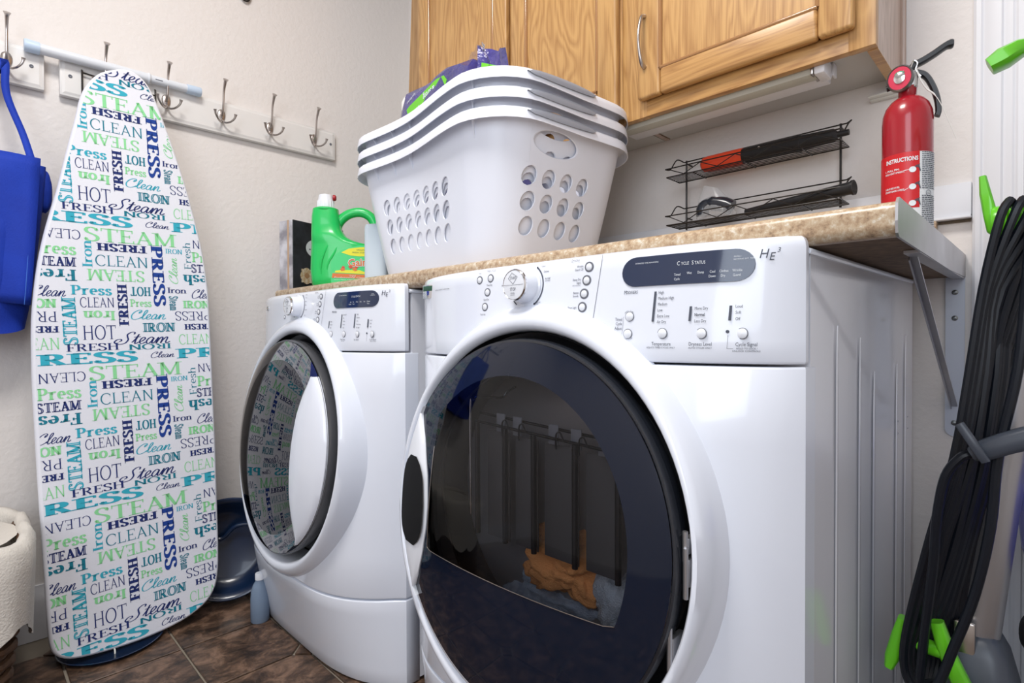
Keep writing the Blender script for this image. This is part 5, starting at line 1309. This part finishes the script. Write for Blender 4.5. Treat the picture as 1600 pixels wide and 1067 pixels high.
rail('white hook rail cut off by the left picture edge, blue bag hanging from it', -1.46, -1.074, (-1.142, -1.285, -1.42), (-1.098,))
rail('long white rail with five satin hooks behind the ironing board tip', -1.0455, -.3175, (-.956, -.8180, -.677, -.5372, -.3945), (-1.025, -.335))
# white tension rod laid across the hooks
tr_ = thing('tension_rod', 'white tension rod laid across the tops of the wall hooks', 'rod')
M_rod = mat('white_rod', (.72, .76, .82), .35); ax0 = Vector((.0365, -1.112, 1.4245)); ax1 = Vector((.0365, -.735, 1.4290)); d_ = (ax1 - ax0)
MB().tube([ax0 + d_ * .03, ax0 + d_ * .66], .0125, 20).build('outer_tube', M_rod, tr_)
MB().tube([ax0 + d_ * .655, ax0 + d_ * .665, ax0 + d_ * .675], [.0125, .0145, .0125], 20).build('collar', M_rod, tr_)
MB().tube([ax0 + d_ * .66, ax0 + d_ * .97], .0108, 20).build('inner_tube', M_rod, tr_)
M_cap = mat('rod_end_cap', (.55, .68, .85), .4)
MB().tube([ax0, ax0 + d_ * .008, ax0 + d_ * .075], [.0135, .0148, .0142], 20).build('end_cap', M_cap, tr_)
MB().tube([ax0 + d_ * .905, ax0 + d_ * .99, ax1], [.0125, .0130, .0115], 20).build('end_cap', M_cap, tr_)
MB().box((.0468, ax0.y + d_.y * .70, 1.4255), (.0474, ax0.y + d_.y * .745, 1.4275)).build('size_mark', M_ink, tr_)
# black wire holder the board hangs from
hg = thing('board_hanger', 'black wire hanger on the hook rail behind the ironing board tip', 'hanger')
mb = MB()
for y in (-1.0025, -.845): mb.tube(spl([(.026, y, 1.405), (.030, y, 1.398), (.030, y, 1.36), (.030, y, 1.29)], 4), .0022, 8)
mb.tube([(.030, -1.0025, 1.30), (.030, -.845, 1.29)], .0022, 8); mb.tube([(.030, -1.0025, 1.398), (.030, -.845, 1.388)], .0022, 8)
mb.build('wire_frame', M_wire, hg)
for y in (-.990, -.858): MB().tube(spl([(.024, y, 1.30), (.030, y, 1.29), (.034, y, 1.275), (.030, y, 1.262), (.024, y, 1.268)], 4), .0022, 8).build('wire_hook', M_wire, hg)
# small dark scroll of a wall ornament at the top edge
orn = MB().tube(spl([(.008, -.585, 1.80), (.008, -.590, 1.768), (.008, -.600, 1.757), (.008, -.612, 1.764), (.008, -.607, 1.776)], 6), .0032, 8)
orn.tube(spl([(.008, -.585, 1.80), (.008, -.56, 1.84), (.008, -.60, 1.88), (.008, -.66, 1.84), (.008, -.64, 1.80), (.008, -.62, 1.82)], 6), .0032, 8)
tag(orn.build('wall_ornament', M_wire), 'dark scrolled metal wall ornament just touching the top picture edge', 'ornament')

# ------------------------------------------------------------------ blue bag
M_blue = mat('blue_canvas', (.006, .045, .46), .75, noise=(14, (.004, .032, .36), .5), bump=(260, .3, .002))
M_blued = mat('blue_canvas_inside', (.004, .024, .26), .85)
bg = thing('tote_bag', 'royal blue fabric tote bag hanging at the left picture edge', 'bag')
def sheet(pts_fn, nu, nv): return [[pts_fn(i / nu, j / nv) for j in range(nv + 1)] for i in range(nu + 1)]
def bag_surf(u, v):       # u: around from back-right to front-left, v: top to bottom
    y0, y1 = -1.405, -1.078
    a = math.pi * 2 * u; w = (y1 - y0) / 2 * (1 - .10 * v ** 2); c = math.cos(a); s = math.sin(a)
    yy = (y0 + y1) / 2 + w * math.copysign(abs(c) ** .55, c) - .025 * v; xx = .072 + (.018 + .040 * math.sin(math.pi * min(v, .93)) ** .7 + .014 * v) * math.copysign(abs(s) ** .7, s)
    xx += .006 * math.sin(yy * 55 + v * 5) * v * (1 - v) * 2 + .014 * _nz.noise(Vector((yy * 16, v * 3.2, 1.7)))
    zz = 1.135 - v * .393 + .014 * (abs(c) ** 4) * (v > .85) * (v - .85) / .15
    return (xx, yy, zz)
mb = MB().grid(sheet(bag_surf, 64, 20)); mb.add([bag_surf(k / 64, 1) for k in range(64)], [tuple(range(64))]); bb = mb.build('body', M_blue, bg, angle=80)
# front flap pocket with a stitched edge
P = []
for i in range(15):
    u = i / 14; row = []
    for j in range(17):
        v = j / 16; y = -1.36 + .268 * u - .02 * v; x = .123 + .012 * math.sin(math.pi * v) ** .5 + .003 * math.sin(u * 11 + v * 3) + .010 * _nz.noise(Vector((u * 4, v * 2.2, .3))) + .006 * (1 - abs(2 * u - 1)); z = 1.142 - .335 * v * (1 - .03 * math.sin(u * 3))
        row.append((x, y, z))
    P.append(row)
mb = MB().grid(P); edge = [Vector(p) + Vector((.001, -.004, 0)) for p in P[-1]]
fp = mb.build('front_flap', M_blue, bb, angle=80); fp.modifiers.new('s', 'SOLIDIFY').thickness = -.004
for q in (.006, .011): MB().tube([Vector(p) + Vector((.0022, -q, 0)) for p in P[-1]], .0009, 5).build('stitching', mat('light_blue_thread', (.06, .18, .66), .8), fp)
for k in range(2):
    yb_ = (-1.30, -1.108)[k]
    sp_ = spl([(.122, yb_, 1.14), (.095, yb_ + (.01, -.012)[k], 1.20), (.070, (-1.20, -1.145)[k], 1.29), (.062, -1.146 - .004 * (1 - k), 1.363), (.050, -1.150 - .006, 1.372)], 6)
    P = []
    for i, p in enumerate(sp_): P.append([p + Vector((0, a, b)) for a, b in ((-.007, 0), (.007, 0))])
    o = MB().grid(P).build('strap', M_blue, bg, angle=80); o.modifiers.new('s', 'SOLIDIFY').thickness = .003
sp_ = spl([(.03, -1.30, 1.14), (.03, -1.25, 1.22), (.045, -1.165, 1.34), (.055, -1.158, 1.372)], 6); P = [[p + Vector((0, a, 0)) for a in (-.012, .012)] for p in sp_]
o = MB().grid(P).build('strap', M_blued, bg, angle=80); o.modifiers.new('s', 'SOLIDIFY').thickness = .003
lumpy(MB(), (.060, -1.082, 1.080), (.020, .016, .050), 6, 2.2).build('side_gusset', M_blue, bb)

# ------------------------------------------------------------------ wicker hamper with cream liner, lower left
wh = thing('wicker_basket', 'brown wicker basket with a cream cloth liner in the lower left corner', 'basket', (.245, -1.312, .002))
M_wick = mat('brown_wicker', (.16, .085, .045), .7, noise=(60, (.08, .04, .02), .4)); M_lin = mat('cream_fabric', (.70, .66, .60), .9, bump=(240, .5, .003))
def sq(a, e=5): c, s = math.cos(a), math.sin(a); r = 1 / (abs(c) ** e + abs(s) ** e) ** (1 / e); return c * r, s * r
rows = MB(); H = .335; NR = 24
for k in range(NR):
    z = .008 + (H - .012) * k / (NR - 1); hw = .135 + .038 * z / H; pts = []
    for q in range(72):
        a = 2 * math.pi * q / 72; c, s = sq(a); w = hw + .004 * (1 if (q // 3 + k) % 2 else -1); pts.append((c * w, s * w, z))
    rows.tube(pts, .0075, 6, closed=True)
rows.build('woven_side', M_wick, wh, kind='stuff')
for q in range(24):
    a = 2 * math.pi * q / 24; c, s = sq(a); MB().tube([(c * .133, s * .133, 0.004), (c * .170, s * .170, H)], .004, 6).build('stake', M_wick, wh)
MB().prism([(sq(2 * math.pi * q / 40)[0] * .135, sq(2 * math.pi * q / 40)[1] * .135) for q in range(40)], .0, .008, lambda a, b, d: (a, b, d)).build('base', M_wick, wh)
P = []
for q in range(96):
    a = 2 * math.pi * q / 96; c, s = sq(a, 4.5); row = []; ph = .012 * math.sin(q * .7) + .008 * math.sin(q * 1.9); cor = abs(c * s) ** 3
    drop = .115 + .075 * (1 - cor) + .02 * math.sin(q * .35)
    for r, z in ((.150, .26), (.165, .34), (.172, .352), (.182, .350), (.190, .335)): row.append((c * (r + ph * .1), s * (r + ph * .1), z + .003 * math.sin(q * .9)))
    for f in (.3, .65, 1.0): row.append((c * (.192 + ph * .25 * f - .010 * f), s * (.192 + ph * .25 * f - .010 * f), .335 - drop * f))
    P.append(row)
o = MB().grid(P, closeu=True).build('cloth_liner', M_lin, wh, angle=80)
crm = MB().lathe([(.0, .334), (.08, .338), (.150, .340), (.168, .338)], (0, 0, 0), 'z', 24); crm.build('cloth_inside', M_lin, wh)

# ------------------------------------------------------------------ low things on the floor by the washer
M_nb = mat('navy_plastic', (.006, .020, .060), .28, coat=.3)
nb = thing('plastic_tub', 'round dark blue plastic tub leaning on the left wall beside the washing machine', 'tub', (.125, -.700, .146))
nb.rotation_euler = (math.radians(80), 0, math.radians(70))
MB().lathe([(.0, -.035), (.085, -.035), (.110, -.022), (.128, .012), (.134, .018), (.137, .022), (.134, .0255), (.127, .024), (.116, .006), (.100, -.018), (.080, -.027), (.0, -.027)], (0, 0, 0), 'z', 56).build('bowl', M_nb, nb, angle=60)
P = spl([(-.115, .01, .012), (-.07, .035, .002), (-.02, .025, -.006), (.02, .055, -.004), (.075, .045, .004), (.115, -.02, .014)], 6)
MB().tube(P, .006, 10).build('inner_ridge', M_nb, nb)
tag(MB().lathe([(.0, 0), (.095, .0), (.100, .002), (.104, .0075), (.106, .0085), (.103, .009), (.098, .004), (0, .0035)], (.165, -.975, .004), 'z', 48).build('dark_disc', M_nb, None, angle=50), 'low dark blue disc on the floor under the ironing board', 'tray')  # shallow navy disc laid over the dark floor patch under the board
bt = thing('plastic_bottle', 'pale translucent bottle on the floor against the washing machine', 'bottle', (.310, -.686, .0025))
MB().lathe([(.0, 0), (.020, 0), (.0225, .004), (.0225, .055), (.021, .078), (.016, .095), (.010, .105), (.0095, .110)], (0, 0, 0), 'z', 32).build('body', mat('bottle_plastic', (.30, .40, .55), .25, trans=.35, ior=1.2), bt)
MB().lathe([(.011, .108), (.011, .122), (.010, .124), (0, .124)], (0, 0, 0), 'z', 20).build('cap', M_white, bt)

# ------------------------------------------------------------------ stick vacuum at the right edge
vc = thing('stick_vacuum', 'upright grey and green stick vacuum with its black cord wound on hooks', 'vacuum')
M_vg = mat('lime_green_plastic', (.13, .55, .015), .3, coat=.3); M_tube = mat('brushed_tube', (.42, .42, .44), .32, .85); M_vdark = mat('vacuum_slate', (.055, .065, .085), .35)
yv = -.33
tb = Vector((1.694, yv, .335)); tt_ = Vector((1.763, yv, .92))
tu = MB().tube([tb, tb.lerp(tt_, .5), tt_], [.0245, .0205, .0185], 28).build('tube', M_tube, vc)
# dark body with shoulder the tube stands in
P = []
for z, x0, x1, dy_ in ((.055, 1.665, 1.760, .045), (.10, 1.655, 1.768, .055), (.24, 1.655, 1.752, .055), (.31, 1.660, 1.738, .048), (.345, 1.668, 1.730, .038), (.362, 1.674, 1.722, .030), (.366, 1.680, 1.716, .024)):
    P.append([((x0 + x1) / 2 + (x1 - x0) / 2 * sq(2 * math.pi * q / 32)[0], yv + dy_ * sq(2 * math.pi * q / 32)[1], z) for q in range(32)])
mb = MB().grid(P, closev=True); mb.add(P[0], [tuple(range(32))]); mb.add(P[-1], [tuple(range(32))]); vb_ = mb.build('body', M_vdark, vc, angle=50)
MB().box((1.62, yv - .12, .004), (1.80, yv + .07, .055), .02, seg=3).build('floor_head', M_vdark, vc)
MB().box((1.64, yv - .105, .053), (1.78, yv - .02, .059), .002).build('head_trim', M_vg, vc)
MB().box((1.679, yv - .037, .30), (1.700, yv - .030, .385), .003).build('clamp', M_nickel, vb_)
bar2([(1.630, yv - .045, .372), (1.626, yv - .045, .350), (1.618, yv - .045, .318), (1.6145, yv - .045, .303)], .008, [.006, .0085, .008, .005], 'cord_hook', M_vg, vb_)
bar2([(1.665, yv - .058, .385), (1.676, yv - .060, .350), (1.690, yv - .060, .318), (1.704, yv - .058, .285), (1.715, yv - .055, .25)], .008, [.007, .0085, .0095, .010, .010], 'green_strut', M_vg, vb_)
MB().tube([(1.634, yv - .045, .345), (1.672, yv - .058, .350)], .009, 12).build('hook_bar', M_vg, vb_)
# upper cord hook: blade and a ribbed spool
bar2([(1.7035, yv - .03, .926), (1.706, yv - .03, .905), (1.7105, yv - .03, .880), (1.7145, yv - .03, .862), (1.722, yv - .03, .853)], .008, [.0035, .0055, .0065, .0075, .006], 'cord_hook', M_vg, tu)
MB().lathe([(.0, 0), (.019, .0), (.0205, .003), (.0205, .014), (.018, .016), (.018, .034), (.0205, .036), (.0205, .060), (0, .062)], (1.712, yv - .03, .868), 'x', 28).build('spool', M_vg, tu)
bar2([(1.7095, yv - .04, 1.052), (1.722, yv - .04, 1.058), (1.736, yv - .035, 1.066), (1.752, yv - .02, 1.068), (1.775, yv, 1.055), (1.79, yv, .98), (1.765, yv, .915)], .014, [.008, .011, .010, .012, .014, .014, .016], 'handle_grip', M_vg, vc)
MB().box((1.7395, yv - .045, 1.0755), (1.765, yv - .01, 1.0785), .001).build('switch_plate', M_white, vc)
# cord: a bundle of long loops
M_cord = mat('black_cord', (.006, .008, .013), .35, spec=.35)
rr = random.Random(12); mb = MB()
for k in range(8):
    tx = 1.729 + .0108 * k; oy = -.062 + .004 * k
    r0 = .0047
    lx = 1.633 + .0045 * k; bx_ = 1.6355 + .0045 * k; bz = .292 + .003 * (k % 3)
    j = lambda s: (rr.random() - .5) * s
    left = [(tx, yv + oy, .888), (tx - .008, yv + oy - .004, .868), (1.7065 + .004 * k + j(.003), yv + oy, .790), (1.694 + .0045 * k + j(.004), yv + oy - .003, .690), (1.681 + .0048 * k + j(.004), yv + oy - .006, .590), (1.661 + .0050 * k + j(.005), yv + oy - .003, .490), (1.643 + .0048 * k + j(.003), yv + oy, .400), (lx, yv + oy, .345), (lx + .001, yv + oy, .312), (bx_ + .007, yv + oy, bz + .004)]
    right = [(bx_ + .016, yv + oy + .012, bz + .012), (bx_ + .020, yv + oy + .022, .345), (1.670 + .0032 * k + j(.004), yv + oy + .020, .430), (1.684 + .0034 * k + j(.004), yv + oy + .018, .530), (1.702 + .0034 * k + j(.004), yv + oy + .018, .640), (1.722 + .0045 * k + j(.003), yv + oy + .018, .750), (1.744 + .008 * k, yv + oy + .02, .850), (tx + .006, yv + oy + .022, .880)]
    pts = spl(left + right + [left[0]], 4)
    mb = MB().tube(pts[:-1], r0, 8, closed=True)
    mb.build('cord_loop', M_cord, vc)
# loose strand crossing in front, and the plug
MB().tube(spl([(1.748, yv - .085, .880), (1.745, yv - .085, .800), (1.738, yv - .085, .700), (1.722, yv - .085, .600), (1.716, yv - .085, .520), (1.703, yv - .085, .440), (1.684, yv - .085, .370), (1.668, yv - .085, .315), (1.645, yv - .085, .270)], 5), .0052, 10).build('cord_loop', M_cord, vc)
MB().tube(spl([(1.700, yv - .085, .600), (1.690, yv - .088, .595), (1.676, yv - .088, .570), (1.668, yv - .085, .520), (1.664, yv - .08, .46), (1.656, yv - .075, .38), (1.650, yv - .070, .31)], 5), .0052, 10).build('cord_loop', M_cord, vc)
bar2([(1.700, yv - .090, .601), (1.712, yv - .092, .608), (1.730, yv - .092, .618), (1.760, yv - .090, .632)], .011, [.0075, .011, .0115, .012], 'plug', M_vdark, vc)
bar2([(1.690, yv - .104, .636), (1.699, yv - .108, .622), (1.709, yv - .108, .604), (1.713, yv - .104, .596)], .004, .0045, 'cord_tie', M_vdark, vc)

# ------------------------------------------------------------------ bin with a blue liner at the right edge
cn = thing('waste_bin', 'grey bin lined with a blue bag at the right picture edge', 'bin', (1.905, -.165, .003))
MB().lathe([(0, 0), (.125, 0), (.130, .006), (.158, .47), (.162, .478), (.158, .482), (.152, .476), (.125, .012), (0, .010)], (0, 0, 0), 'z', 56).build('body', mat('bin_grey', (.42, .44, .47), .35), cn)
P = []
for q in range(120):
    a = 2 * math.pi * q / 120; c, s = math.cos(a), math.sin(a); w = .003 * math.sin(q * .9) + .002 * math.sin(q * 2.3)
    P.append([(c * (r + w), s * (r + w), z + w) for r, z in ((.10, .40), (.148, .47), (.156, .515), (.163, .53), (.169, .52), (.172, .49), (.171, .455), (.168, .425 + .008 * math.sin(q * .5)))])
MB().grid(P, closeu=True).build('bin_liner', mat('blue_liner', (.008, .02, .36), .25, coat=.5), cn, angle=60)
MB().lathe([(.160, .452), (.1625, .452), (.1625, .460), (.160, .460)], (0, 0, 0), 'z', 56).build('rim_band', M_steel, cn)
MB().tube(spl([(-.152, -.045, .36), (-.166, -.05, .345), (-.166, -.05, .315), (-.150, -.047, .30)], 5), .004, 8).build('handle', M_black, cn)

# ------------------------------------------------------------------ put every Empty at the base of its thing
bpy.context.view_layer.update()
for o in list(COL.objects):
    if o.type == 'EMPTY' and o.parent is None and o.location.length < 1e-6 and o.rotation_euler[2] == 0:
        pts = []
        def walk(c):
            if c.type == 'MESH': pts.extend([c.matrix_world @ Vector(b) for b in c.bound_box])
            for k in c.children: walk(k)
        walk(o)
        if not pts: continue
        c = Vector(((min(p.x for p in pts) + max(p.x for p in pts)) / 2, (min(p.y for p in pts) + max(p.y for p in pts)) / 2, min(p.z for p in pts)))
        for k in o.children: k.location = k.location - c
        o.location = c
